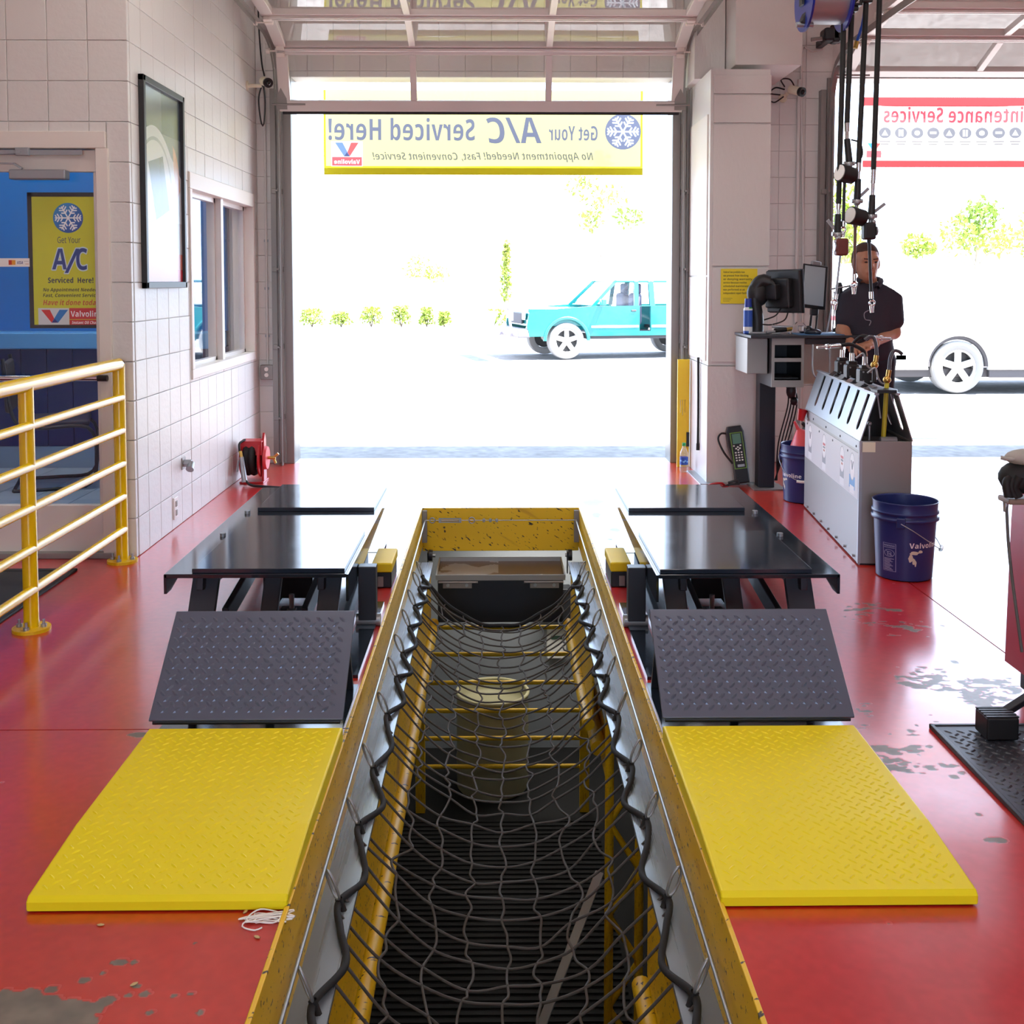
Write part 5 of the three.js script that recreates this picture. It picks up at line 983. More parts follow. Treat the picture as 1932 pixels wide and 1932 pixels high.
// ---------------------------------------------------------------- hose drops and reels overhead
const HZ = 6.0;
function hoseDrop(label, o) {
  const P = (px, py, dz = 0) => atDepth(px, py, HZ - dz);
  const base = P(o.tip[0], o.tip[1]), t = thing('hose_drop', label, 'hose', [base.x, base.y, base.z]), q = own(t);
  const top = P(...o.top), he = P(...o.hoseEnd), g0 = P(...o.grip0), g1 = P(...o.grip1), m = P(...o.meter), tip = P(...o.tip);
  q('hose', tube([top, top.clone().lerp(he, 0.35), top.clone().lerp(he, 0.7), he], 0.0145, 24, 10), M.rubber);
  q('ferrule', [rod(he, he.clone().lerp(g0, 0.55), 0.015, 0.014), rod(he.clone().lerp(g0, 0.55), g0, 0.011)], M.chrome);
  q('grip', rod(g0, g1, 0.017, 0.02, 14), M.blackPlastic);
  q('trigger', o.guard ? tube([g1.clone().add(V(0.01, 0.12, 0)), g1.clone().add(V(0.06, 0.1, 0)), g1.clone().add(V(0.07, 0.03, 0)), g1.clone().add(V(0.03, -0.01, 0)), g1], 0.005, 24, 6) : bar(g1, P(...o.lever), 0.018, 0.007, 0.002, V(0, 0, 1)), o.guard ? M.blackPlastic : M.galv);
  q('valve', [ball(0.022, g1.x, g1.y - 0.015, g1.z), rod(g1, m, 0.01), rod(g1.clone().add(V(-0.03, -0.01, 0)), g1.clone().add(V(0.03, -0.01, 0)), 0.012)], M.galv);
  if (o.round) { const a = V(m.x - 0.035, m.y + 0.005, m.z + 0.02), b = V(m.x + 0.045, m.y - 0.01, m.z - 0.01); q('meter', [rod(a, b, 0.05, 0.046, 22), rod(b, b.clone().add(V(0.015, 0, 0)), 0.03, 0.024, 22)], M.blackPlastic); const d = V(0, 0, 0).subVectors(a, b).normalize(); q('meter_face', rod(a, a.clone().addScaledVector(d, 0.004), 0.043, 0.043, 22), M.white); }
  else { q('meter', box(0.07, 0.095, 0.06, m.x, m.y, m.z, 0.012), o.red ? std(0x6a3028, 0.5) : M.blackPlastic); q('meter_face', [rod(V(m.x + o.side * 0.035, m.y, m.z + 0.01), V(m.x + o.side * 0.042, m.y, m.z + 0.01), 0.025, 0.025, 18), ball(0.012, m.x + o.side * 0.02, m.y + 0.05, m.z + 0.02)], M.galv); }
  const n0 = m.clone().lerp(tip, 0.14);
  q('spout', [rod(m, n0, 0.012), tube([n0, n0.clone().lerp(tip, 0.5), tip.clone().lerp(n0, 0.18)], o.thin ?? 0.0085, 16, 10)], o.spout ?? M.blackPlastic);
  q('nozzle', [rod(tip.clone().lerp(n0, 0.3), tip.clone().lerp(n0, 0.2), 0.012), ring(0.014, 0.006, tip.x, tip.clone().lerp(n0, 0.14).y, tip.z), rod(tip.clone().lerp(n0, 0.1), tip, 0.013, 0.01)], M.chrome);
}
hoseDrop('black hose drop with red box meter beside the second bay jamb', { top: [1592, 38], hoseEnd: [1582, 385], grip0: [1581, 404], grip1: [1580, 438], lever: [1561, 415], meter: [1587, 466], tip: [1574, 585], red: 1, side: -1, spout: M.galv, thin: 0.006 });
hoseDrop('black hose drop with round meter and trigger guard hung highest', { top: [1607, 22], hoseEnd: [1598, 232], grip0: [1598, 262], grip1: [1602, 305], guard: 1, meter: [1594, 328], tip: [1590, 448], round: 1 });
hoseDrop('black hose drop with large round meter in front of the man', { top: [1634, 6], hoseEnd: [1620, 307], grip0: [1619, 338], grip1: [1617, 376], lever: [1639, 355], meter: [1614, 408], tip: [1611, 555], round: 1, spout: std(0x6b4a42, 0.5) });
hoseDrop('black hose drop with square meter over the head of the man', { top: [1660, -20], hoseEnd: [1648, 320], grip0: [1646, 368], grip1: [1644, 404], lever: [1670, 384], meter: [1639, 436], tip: [1645, 590], side: 1 });
{
  const c = thing('reel_rail', 'steel channel carrying the hose reels from the ceiling', 'rail', [2.0, 3.2, -6.0]), q = own(c);
  q('channel', span(1.6, 2.6, 3.32, 3.38, -5.95, -6.05, 0.004), M.galv);
  for (const x of [1.65, 2.55]) q('hanger', rod(V(x, 3.38, -6), V(x, CEIL, -6), 0.012), M.galv);
  const spots = [[1.68, 2.98, 'blue flanged hose reel with chrome drum nearest the duct box'], [1.95, 3.12, 'blue flanged hose reel second along the ceiling rail'], [2.15, 3.16, 'blue flanged hose reel third along the ceiling rail'], [2.35, 3.16, 'blue flanged hose reel last along the ceiling rail']];
  spots.forEach(([x, y, label], i) => {
    const t = thing('hose_reel', label, 'hose reel', [x, y - 0.2, -6]), r = own(t), w = i ? 0.12 : 0.2;
    r('drum', rod(V(x, y, -6), V(x + w, y, -6), i ? 0.12 : 0.15, i ? 0.12 : 0.15, 30), M.galv);
    for (const k of [-0.012, w]) r('flange', [rod(V(x + k, y, -6), V(x + k + 0.012, y, -6), i ? 0.15 : 0.19, i ? 0.15 : 0.19, 30)], std(0x1b2f8f, 0.3));
    r('bracket', [span(x - 0.03, x - 0.018, y - 0.05, 3.33, -5.97, -6.03), span(x - 0.03, x + w + 0.02, 3.3, 3.32, -5.96, -6.04)], M.blackSteel);
    const top = [[1592, 38], [1607, 22], [1634, 6], [1660, -20]][i], g = atDepth(top[0], top[1], HZ);
    r('roller_guide', [box(0.09, 0.012, 0.09, g.x, g.y + 0.03, g.z, 0.003), box(0.06, 0.03, 0.06, g.x, g.y + 0.012, g.z, 0.008), bar(V(g.x, g.y + 0.04, g.z), V(x + w / 2, y - 0.1, -6), 0.02, 0.02)], M.blackPlastic);
    if (!i) { const a = atDepth(1513, 45, 6.0); r('folded_bracket', [bar(V(a.x, a.y, a.z), V(a.x + 0.06, a.y + 0.14, a.z), 0.07, 0.03, 0.005), bar(V(a.x + 0.04, a.y + 0.06, a.z), V(a.x + 0.12, a.y + 0.02, a.z), 0.06, 0.03, 0.005)], M.blackPlastic); r('roller', rod(V(a.x - 0.03, a.y - 0.005, a.z), V(a.x + 0.06, a.y - 0.005, a.z), 0.016), M.galv); }
  });
  const b0 = atDepth(1630, 30, 6.3), b1 = atDepth(1617, 78, 6.3), bl = thing('blue_air_line', 'blue air line with brass coupler below the door track', 'air line', [b1.x, b1.y, b1.z]);
  own(bl)('line', tube([V(b0.x + 0.02, CEIL, b0.z), V(b0.x + 0.01, b0.y + 0.3, b0.z), b0, b1], 0.009, 30, 8), std(0x2257c0, 0.35));
  own(bl)('coupler', rod(b1, V(b1.x - 0.01, b1.y - 0.04, b1.z), 0.014), M.brass);
  const f = atDepth(1566, 70, 8.2), op = thing('door_operator', 'dark door operator motor on the wall above the second bay', 'motor', [f.x, f.y - 0.05, f.z]);
  part(op, 'motor_case', [box(0.16, 0.1, 0.14, 0.02, 0.06, 0, 0.02), box(0.05, 0.14, 0.1, 0.03, 0.07, 0.02, 0.01)], M.blackSteel);
  part(op, 'shaft', rod(V(-0.14, 0.03, 0), V(-0.05, 0.04, 0), 0.016), M.jambSteel);
  part(op, 'wall_bracket', box(0.05, 0.05, 0.24, 0, 0.05, -0.16, 0.004), M.blackSteel);
}

// ---------------------------------------------------------------- tyre machine at the right edge
{
  const t = thing('tyre_machine', 'red tyre changing machine with black pedals', 'tyre machine', [2.0, 0.012, -3.4]), q = own(t);
  const red = std(0xa81d34, 0.35);
  q('body', extrude([[1.775, 0.1], [2.34, 0.1], [2.34, 0.8], [1.795, 0.8], [1.785, 0.6]], 0.42, 0.008).translate(0, 0, -3.72), red);
  q('plinth', span(1.82, 2.3, 0.013, 0.1, -3.34, -3.7, 0.006), M.blackSteel);
  for (const y of [0.2, 0.36, 0.52, 0.68]) q('rivet', rod(V(1.82, y, -3.29), V(1.82, y, -3.275), 0.008, 0.008, 8), red);
  q('turntable', [rod(V(2.03, 0.83, -3.5), V(2.03, 0.87, -3.5), 0.24, 0.24, 30), box(0.46, 0.03, 0.07, 2.03, 0.885, -3.5, 0.01)], M.galv);
  const pedal = (x, z, tilt) => { q('pedal', [box(0.1, 0.07, 0.09, x, 0.05, z, 0.006), ...[0, 1, 2, 3, 4].map((i) => box(0.1, 0.004, 0.01, x, 0.087, z - 0.036 + i * 0.018))], M.blackPlastic); q('pedal_arm', bar(V(x + 0.02, 0.07, z - 0.02), V(1.86, tilt ? 0.12 : 0.2, tilt ? -3.36 : z - 0.1), 0.03, 0.02, 0.004), M.blackSteel); };
  pedal(1.555, -3.3, 0); pedal(1.5, -2.86, 1);
  const sp = []; for (let i = 0; i < 60; i++) sp.push(V(1.735 + 0.014 * Math.cos(i * 1.05), 0.15 + i * 0.0026, -3.28 + 0.014 * Math.sin(i * 1.05)));
  q('spring', tube(sp, 0.003, 240, 6), M.blackSteel);
  const c0 = atDepth(1898, 935, 3.3), c1 = atDepth(1928, 1230, 3.25), cb = thing('air_hose', 'thin grey air hose hanging down the tyre machine', 'hose', [c1.x, c1.y, c1.z]);
  own(cb)('hose', tube([c0, c0.clone().lerp(c1, 0.4).add(V(-0.008, 0, 0)), c1], 0.005, 24, 8), std(0x5a5855, 0.5));
  own(cb)('fitting', rod(c0, c0.clone().add(V(0, -0.05, 0)), 0.01, 0.007), M.galv);
  const g = thing('work_glove', 'grey and black work glove draped on the tyre machine', 'glove', [1.7, 0.83, -3.3]), w = atDepth(1912, 900, 3.28);
  part(g, 'palm', ball(0.07, w.x - 1.7 + 0.03, w.y - 0.83, 0.02, 1.1, 0.75, 0.7), M.rubber);
  for (let i = 0; i < 3; i++) part(g, 'finger', tube([V(w.x - 1.7 + 0.0, w.y - 0.83 + 0.01, 0.03 + i * 0.015), V(w.x - 1.7 - 0.035 + i * 0.012, w.y - 0.83 - 0.01 - i * 0.008, 0.05), V(w.x - 1.7 - 0.028 + i * 0.016, w.y - 0.83 - 0.055, 0.05)], 0.013, 12, 8), M.rubber);
  part(g, 'cuff', [ball(0.06, w.x - 1.7 + 0.045, w.y - 0.83 + 0.06, 0.02, 1.2, 0.45, 0.8), tube([V(w.x - 1.7 - 0.045, w.y - 0.83 + 0.062, 0.03), V(w.x - 1.7 - 0.02, w.y - 0.83 + 0.058, 0.04), V(w.x - 1.7 + 0.03, w.y - 0.83 + 0.068, 0.05)], 0.006, 12, 6)], std(0xa9a49c, 0.8));
  const h = thing('tool_rest', 'tan tool rest bracket under the glove', 'bracket', [w.x, w.y - 0.09, -3.26]);
  part(h, 'bracket', [box(0.12, 0.018, 0.08, 0.03, 0.02, -0.02, 0.006), bar(V(0.06, 0.02, -0.02), V(0.13, -0.02, -0.04), 0.05, 0.02, 0.004)], std(0x8a7568, 0.5));
}
{
  const t = thing('checker_plate', 'black checker plate mat under the tyre machine pedals', 'floor plate', [1.9, 0, -2.8]), q = own(t);
  q('plate', span(1.385, 2.45, 0, 0.012, -2.15, -3.38, 0.003), M.liftArm);
  q('edge_strip', [span(1.378, 1.392, 0, 0.015, -2.15, -3.39, 0.003), span(1.378, 2.45, 0, 0.015, -3.375, -3.39, 0.003)], M.blackSteel);
  const tr = q('tread_pattern', treads((u, v, h) => { const x = 1.4 + u, z = 2.3 + v; return x > 2.1 || z > 3.36 ? null : V(x, 0.0118 + h, -z); }, 18, 27, 0.039, 0.039, 0.0025, 0.016, 0.006), M.liftArm); tr.userData.kind = 'stuff';
}

// ---------------------------------------------------------------- the mechanic
function surfaceNet(f, lo, hi, cell) {
  const n = [0, 1, 2].map((k) => Math.ceil((hi[k] - lo[k]) / cell) + 1), [nx, ny, nz] = n, val = new Float32Array(nx * ny * nz), id = new Int32Array(nx * ny * nz).fill(-1), at = (i, j, k) => (k * ny + j) * nx + i;
  for (let k = 0; k < nz; k++) for (let j = 0; j < ny; j++) for (let i = 0; i < nx; i++) val[at(i, j, k)] = f(lo[0] + i * cell, lo[1] + j * cell, lo[2] + k * cell);
  const pos = [], idx = [];
  for (let k = 0; k < nz - 1; k++) for (let j = 0; j < ny - 1; j++) for (let i = 0; i < nx - 1; i++) {
    let c = 0, x = 0, y = 0, z = 0;
    const g = (a, b, d) => val[at(i + a, j + b, k + d)];
    const e = (a, b, d, a2, b2, d2) => { const p = g(a, b, d), q = g(a2, b2, d2); if ((p < 0) !== (q < 0)) { const s = p / (p - q); x += a + (a2 - a) * s; y += b + (b2 - b) * s; z += d + (d2 - d) * s; c++; } };
    for (const u of [0, 1]) for (const v of [0, 1]) { e(0, u, v, 1, u, v); e(u, 0, v, u, 1, v); e(u, v, 0, u, v, 1); }
    if (c) { id[at(i, j, k)] = pos.length / 3; pos.push(lo[0] + (i + x / c) * cell, lo[1] + (j + y / c) * cell, lo[2] + (k + z / c) * cell); }
  }
  const quad = (a, b, c, d, flip) => { if (a < 0 || b < 0 || c < 0 || d < 0) return; flip ? idx.push(a, c, b, a, d, c) : idx.push(a, b, c, a, c, d); };
  for (let k = 1; k < nz - 1; k++) for (let j = 1; j < ny - 1; j++) for (let i = 1; i < nx - 1; i++) {
    const s = val[at(i, j, k)] < 0;
    if (s !== val[at(i + 1, j, k)] < 0) quad(id[at(i, j - 1, k - 1)], id[at(i, j, k - 1)], id[at(i, j, k)], id[at(i, j - 1, k)], !s);
    if (s !== val[at(i, j + 1, k)] < 0) quad(id[at(i - 1, j, k - 1)], id[at(i - 1, j, k)], id[at(i, j, k)], id[at(i, j, k - 1)], !s);
    if (s !== val[at(i, j, k + 1)] < 0) quad(id[at(i - 1, j - 1, k)], id[at(i, j - 1, k)], id[at(i, j, k)], id[at(i - 1, j, k)], !s);
  }
  const g = new THREE.BufferGeometry(); g.setAttribute('position', new THREE.Float32BufferAttribute(pos, 3)); g.setIndex(idx); g.computeVertexNormals(); return g;
}
const capsule = (a, b, ra, rb) => { const dx = b[0] - a[0], dy = b[1] - a[1], dz = b[2] - a[2], l = dx * dx + dy * dy + dz * dz; return (x, y, z) => { const t = Math.max(0, Math.min(1, ((x - a[0]) * dx + (y - a[1]) * dy + (z - a[2]) * dz) / l)); return Math.hypot(x - a[0] - t * dx, y - a[1] - t * dy, z - a[2] - t * dz) - (ra + (rb - ra) * t); }; };
const ellip = (c, r) => (x, y, z) => { const k = Math.hypot((x - c[0]) / r[0], (y - c[1]) / r[1], (z - c[2]) / r[2]); return (k - 1) * Math.min(...r); };
const blend = (list, k) => (x, y, z) => { let d = list[0](x, y, z); for (let i = 1; i < list.length; i++) { const e = list[i](x, y, z), h = Math.max(k - Math.abs(d - e), 0) / k; d = Math.min(d, e) - h * h * k * 0.25; } return d; };
{
  const t = thing('person', 'man in dark polo shirt and trousers standing behind the oil dispenser', 'person', [2.445, 0, -7.17]);
  // joints in the person's own frame: x to the picture's right, z towards the camera
  const J = { sR: [-0.105, 1.36, -0.02], eR: [-0.165, 1.1, 0.02], wR: [-0.17, 1.01, 0.25], sL: [0.15, 1.36, 0], eL: [0.17, 1.09, 0.02], wL: [-0.07, 1.02, 0.25], neck: [0.01, 1.43, 0.0], hip: [0.02, 0.94, 0] };
  const skin = std(0xb98468, 0.5), shirt = std(0x2d2936, 0.8), trouser = std(0x20222f, 0.8), hairM = std(0x4a3226, 0.75);
  const hand = (w, dir, side) => {
    const o = V(...w), d = V(...dir).normalize(), s = V(0, 1, 0).cross(d).normalize().multiplyScalar(side), u = V(0, 0, 0).crossVectors(d, s).multiplyScalar(side), at = (a, b, c) => o.clone().addScaledVector(d, a).addScaledVector(s, b).addScaledVector(u, c).toArray();
    const f = [capsule(at(-0.06, 0, 0), at(0.01, 0, 0), 0.028, 0.026), capsule(at(0.01, -0.022, 0), at(0.075, -0.03, 0), 0.02, 0.014), capsule(at(0.01, 0.02, 0), at(0.075, 0.028, 0), 0.02, 0.014), capsule(at(0.01, 0, 0), at(0.075, 0, 0), 0.02, 0.015)], fl = [0.05, 0.058, 0.054, 0.042];
    const palm = blend(f, 0.015), fingers = fl.map((l, i) => { const b = -0.03 + i * 0.02; return [capsule(at(0.07, b, 0), at(0.07 + l * 0.6, b * 1.1, -0.012), 0.0088, 0.0082), capsule(at(0.07 + l * 0.6, b * 1.1, -0.012), at(0.07 + l, b * 1.1, -0.035), 0.0082, 0.007)]; }).flat();
    const thumb = [capsule(at(0.015, 0.026, -0.004), at(0.055, 0.05, -0.014), 0.011, 0.0095), capsule(at(0.055, 0.05, -0.014), at(0.09, 0.048, -0.026), 0.0095, 0.008)];
    return blend([palm, ...fingers, ...thumb], 0.006);
  };
  const armL = blend([capsule([0.165, 1.25, 0.005], J.eL, 0.05, 0.042), capsule(J.eL, J.wL, 0.042, 0.027)], 0.03), armR = blend([capsule([-0.14, 1.25, 0.0], J.eR, 0.05, 0.041), capsule(J.eR, J.wR, 0.041, 0.027)], 0.03);
  const armsG = surfaceNet((x, y, z) => Math.min(armL(x, y, z), armR(x, y, z)), [-0.3, 0.95, -0.1], [0.3, 1.36, 0.34], 0.01);
  const hL = surfaceNet(hand(J.wL, [-0.85, -0.08, 0.5], 1), [-0.28, 0.9, 0.15], [0.02, 1.14, 0.42], 0.005);
  const hR = surfaceNet(hand(J.wR, [0.15, -0.12, 0.95], -1), [-0.3, 0.9, 0.17], [-0.06, 1.14, 0.46], 0.005);
  const hc = [-0.02, 1.55, 0.03];
  const H = (dx, dy, dz) => [hc[0] + dx, hc[1] + dy, hc[2] + dz];
  const headF = blend([ellip(H(0, 0.025, -0.015), [0.078, 0.1, 0.096]), ellip(H(0, -0.04, 0.02), [0.062, 0.085, 0.072]), ellip(H(0, -0.095, 0.05), [0.032, 0.026, 0.03]), capsule(H(0, 0.0, 0.088), H(0, -0.032, 0.108), 0.008, 0.013), capsule(H(-0.04, 0.022, 0.07), H(0.04, 0.022, 0.07), 0.014, 0.014), ellip(H(-0.08, -0.01, -0.01), [0.012, 0.032, 0.02]), ellip(H(0.08, -0.01, -0.01), [0.012, 0.032, 0.02]), capsule(H(-0.018, -0.062, 0.082), H(0.018, -0.062, 0.082), 0.008, 0.008), capsule(H(0.005, -0.06, -0.01), [0.01, 1.38, -0.01], 0.055, 0.062)], 0.022);
  const head = surfaceNet(headF, [-0.14, 1.36, -0.12], [0.1, 1.7, 0.17], 0.005);
  part(t, 'body', [armsG, hL, hR, head], skin);
  const hair = blend([ellip(H(0, 0.045, -0.025), [0.084, 0.092, 0.098]), ellip(H(0, 0.0, -0.055), [0.08, 0.09, 0.062])], 0.02);
  part(t, 'hair', surfaceNet((x, y, z) => Math.max(hair(x, y, z), z > hc[2] + 0.012 ? hc[1] + 0.068 - y : hc[1] - 0.075 + Math.max(0, z - hc[2] + 0.045) * 2.2 - y), [-0.13, 1.42, -0.14], [0.09, 1.71, 0.14], 0.006), hairM);
  for (const s of [-1, 1]) { part(t, 'eye', ball(0.0095, hc[0] + s * 0.03, hc[1] + 0.002, hc[2] + 0.082, 1.3, 0.55, 0.7), std(0x2a201c, 0.3)); part(t, 'eyebrow', bar(V(hc[0] + s * 0.014, hc[1] + 0.02, hc[2] + 0.094), V(hc[0] + s * 0.046, hc[1] + 0.024, hc[2] + 0.082), 0.006, 0.007), hairM); }
  part(t, 'mouth', bar(V(hc[0] - 0.022, hc[1] - 0.062, hc[2] + 0.0885), V(hc[0] + 0.022, hc[1] - 0.062, hc[2] + 0.0885), 0.004, 0.005), std(0x7d4a40, 0.6));
  const torso = blend([ellip([0.02, 1.26, 0], [0.155, 0.16, 0.115]), ellip([0.02, 1.1, 0.01], [0.15, 0.2, 0.118]), ellip([0.02, 0.95, 0.005], [0.16, 0.1, 0.12]), capsule([-0.085, 1.37, 0], [0.12, 1.37, 0], 0.062, 0.065), capsule(J.sR, [-0.15, 1.17, 0.01], 0.068, 0.06), capsule(J.sL, [0.172, 1.17, 0.012], 0.076, 0.068)], 0.045);
  part(t, 'polo_shirt', surfaceNet((x, y, z) => Math.max(torso(x, y, z), 0.9 - y, y - 1.425 + Math.max(0, Math.abs(x - 0.01) - 0.05) * 0.6), [-0.34, 0.86, -0.2], [0.34, 1.48, 0.22], 0.01), shirt);
  part(t, 'collar', tube([V(-0.055, 1.42, 0.06), V(-0.062, 1.44, 0), V(0, 1.45, -0.07), V(0.075, 1.44, 0), V(0.065, 1.42, 0.06), V(0.03, 1.385, 0.1)], 0.017, 40, 8), shirt);
  part(t, 'placket', bar(V(0.01, 1.38, 0.108), V(0.012, 1.26, 0.122), 0.03, 0.01), shirt);
  part(t, 'chest_emblem', tube([V(-0.03, 1.24, 0.124), V(-0.06, 1.22, 0.122), V(-0.055, 1.18, 0.127), V(-0.02, 1.17, 0.13), V(-0.03, 1.14, 0.132)], 0.003, 24, 5), std(0x9a98a6, 0.7));
  const legs = blend([ellip([0.02, 0.92, 0], [0.165, 0.1, 0.115]), capsule([-0.06, 0.88, 0], [-0.08, 0.5, 0.01], 0.09, 0.068), capsule([-0.08, 0.5, 0.01], [-0.09, 0.09, -0.01], 0.068, 0.055), capsule([0.1, 0.88, 0], [0.11, 0.5, 0.01], 0.09, 0.068), capsule([0.11, 0.5, 0.01], [0.12, 0.09, -0.01], 0.068, 0.055)], 0.03);
  part(t, 'trousers', surfaceNet((x, y, z) => Math.max(legs(x, y, z), y - 0.96), [-0.2, 0.02, -0.16], [0.24, 1.0, 0.16], 0.013), trouser);
  for (const x of [-0.09, 0.12]) part(t, 'shoe', surfaceNet((a, b, c) => Math.max(blend([ellip([x, 0.045, 0.0], [0.045, 0.06, 0.07]), ellip([x, 0.035, 0.11], [0.045, 0.042, 0.08])], 0.03)(a, b, c), -b), [x - 0.08, -0.02, -0.1], [x + 0.08, 0.14, 0.22], 0.01), M.rubber);
}

// ---------------------------------------------------------------- outside: banners, vehicles, planting
function banner(label, L, R, B, T, z, tex, hemColor, hemTop) {
  const t = thing('vinyl_banner', label, 'banner', [(L + R) / 2, B, z]), q = own(t), n = 24, g = new THREE.PlaneGeometry(R - L, T - B, n, 4), p = g.attributes.position;
  for (let i = 0; i < p.count; i++) p.setZ(i, 0.012 * Math.sin(p.getX(i) * 4.1) + 0.006 * Math.sin(p.getX(i) * 9 + p.getY(i) * 5));
  g.rotateY(Math.PI).computeVertexNormals(); g.translate((L + R) / 2, (B + T) / 2, z);
  q('sheet', g, new THREE.MeshPhysicalMaterial({ map: tex, roughness: 0.9, transmission: 0.4, thickness: 0, side: THREE.DoubleSide }));
  const hem = new THREE.MeshPhysicalMaterial({ color: hemColor, roughness: 0.8, transmission: 0.25, thickness: 0, side: THREE.DoubleSide });
  q('hem', span(L, R, B - 0.055, B + 0.002, z - 0.01, z + 0.01, 0.004), hem);
  if (hemTop) q('hem', span(L, R, T - 0.002, T + 0.075, z - 0.01, z + 0.01, 0.004), hem);
  for (const x of [L, R]) { q('cord', rod(V(x, T, z), V(x, 3.32, z), 0.004), M.cable); q('wall_arm', rod(V(x, 3.32, z - 0.01), V(x, 3.32, -WALLZ - 0.19), 0.01), M.galv); }
}
banner('yellow air conditioning banner hanging outside the pit bay', -1.42, 1.185, 2.35, 2.98, -8.95, canvasTex(2048, 500, (c, w, h) => {
  c.fillStyle = '#f0e02c'; c.fillRect(0, 0, w, h); c.fillStyle = '#f3ea8c'; c.fillRect(14, 0, w - 28, h - 12);
  snowflake(c, 128, 262, 116, '#6e7284');
  c.fillStyle = '#6a6c7a'; fitText(c, 'Get Your', 287, 321, 320, 130); fitText(c, 'A/C', 652, 340, 350, 230, 'bold {} sans-serif', 0.1); fitText(c, 'Serviced Here!', 1075, 321, 950, 190);
  c.fillStyle = '#6d6b62'; fitText(c, 'No Appointment Needed! Fast, Convenient Service!', 314, 446, 1420, 66, 'bold {} sans-serif', 0.2);
  c.fillStyle = '#f4f2e6'; c.fillRect(1800, 330, 200, 160); chevron(c, 1825, 338, 150, 88, '#c85a56', '#6f86a8', '#4a4f70'); c.fillStyle = '#cf5a5a'; c.fillRect(1805, 430, 190, 56); c.fillStyle = '#ffffff'; fitText(c, 'Valvoline', 1818, 474, 165, 38);
}), 0xd9cf12, false);
banner('red edged maintenance services banner hanging outside the second bay', 3.16, 5.35, 2.47, 2.94, -9.45, canvasTex(2048, 500, (c, w, h) => {
  c.fillStyle = '#efe2d2'; c.fillRect(0, 0, w, h);
  c.fillStyle = '#c04048'; fitText(c, 'Maintenance Services', 560, 150, 1330, 190);
  c.fillStyle = '#e9b9a8'; c.fillRect(0, 390, w, 110);
  for (let i = 0; i < 12; i++) { const x = 420 + i * 132; c.fillStyle = '#5b5c62'; c.beginPath(); c.arc(x, 245, 50, 0, 7); c.fill(); c.fillStyle = '#efe6da'; if (i % 4 === 0) { c.fillRect(x - 26, 232, 52, 22); } else if (i % 4 === 1) { c.beginPath(); c.arc(x, 245, 22, 0, 7); c.fill(); } else if (i % 4 === 2) { c.fillRect(x - 20, 215, 16, 60); c.fillRect(x + 4, 215, 16, 60); } else { c.beginPath(); c.moveTo(x - 26, 268); c.lineTo(x, 218); c.lineTo(x + 26, 268); c.fill(); } c.fillStyle = '#6a6866'; c.fillRect(x - 44, 318, 88, 12); c.fillRect(x - 34, 342, 68, 12); }
  c.fillStyle = '#d98c80'; fitText(c, 'High Quality Products...Certified Technicians...Speedy Service', 420, 460, 1480, 66, 'bold {} sans-serif', 0.2);
  c.fillStyle = '#d8434a'; c.fillRect(1900, 410, 120, 60); chevron(c, 1905, 340, 110, 66);
}), 0xc2242f, true);

function wheel(t, x, y, z, r, w, side, spokes, rimMat) {
  const g = new THREE.Group(); g.name = 'wheel'; g.position.set(x, y, z); g.rotation.y = side > 0 ? 0 : Math.PI; t.add(g);
  part(g, 'tyre', lathe([[r * 0.66, -w / 2], [r * 0.95, -w / 2], [r, -w * 0.35], [r, w * 0.35], [r * 0.95, w / 2], [r * 0.66, w / 2], [r * 0.64, 0], [r * 0.66, -w / 2]], 36).rotateX(Math.PI / 2), std(0x8c8c8c, 0.9));
  const hub = [rod(V(0, 0, -w * 0.1), V(0, 0, w * 0.46), r * 0.2, r * 0.16, 20), new THREE.TorusGeometry(r * 0.64, r * 0.05, 8, 36).translate(0, 0, w * 0.42)];
  for (let i = 0; i < spokes; i++) hub.push(box(r * 0.26, r * 0.62, w * 0.12, 0, r * 0.34, w * 0.36, 0.01).rotateZ(i / spokes * Math.PI * 2));
  part(g, 'rim', hub, rimMat);
  part(g, 'brake_disc', rod(V(0, 0, -w * 0.05), V(0, 0, w * 0.05), r * 0.6, r * 0.6, 24), std(0x3a3a3c, 0.6));
}
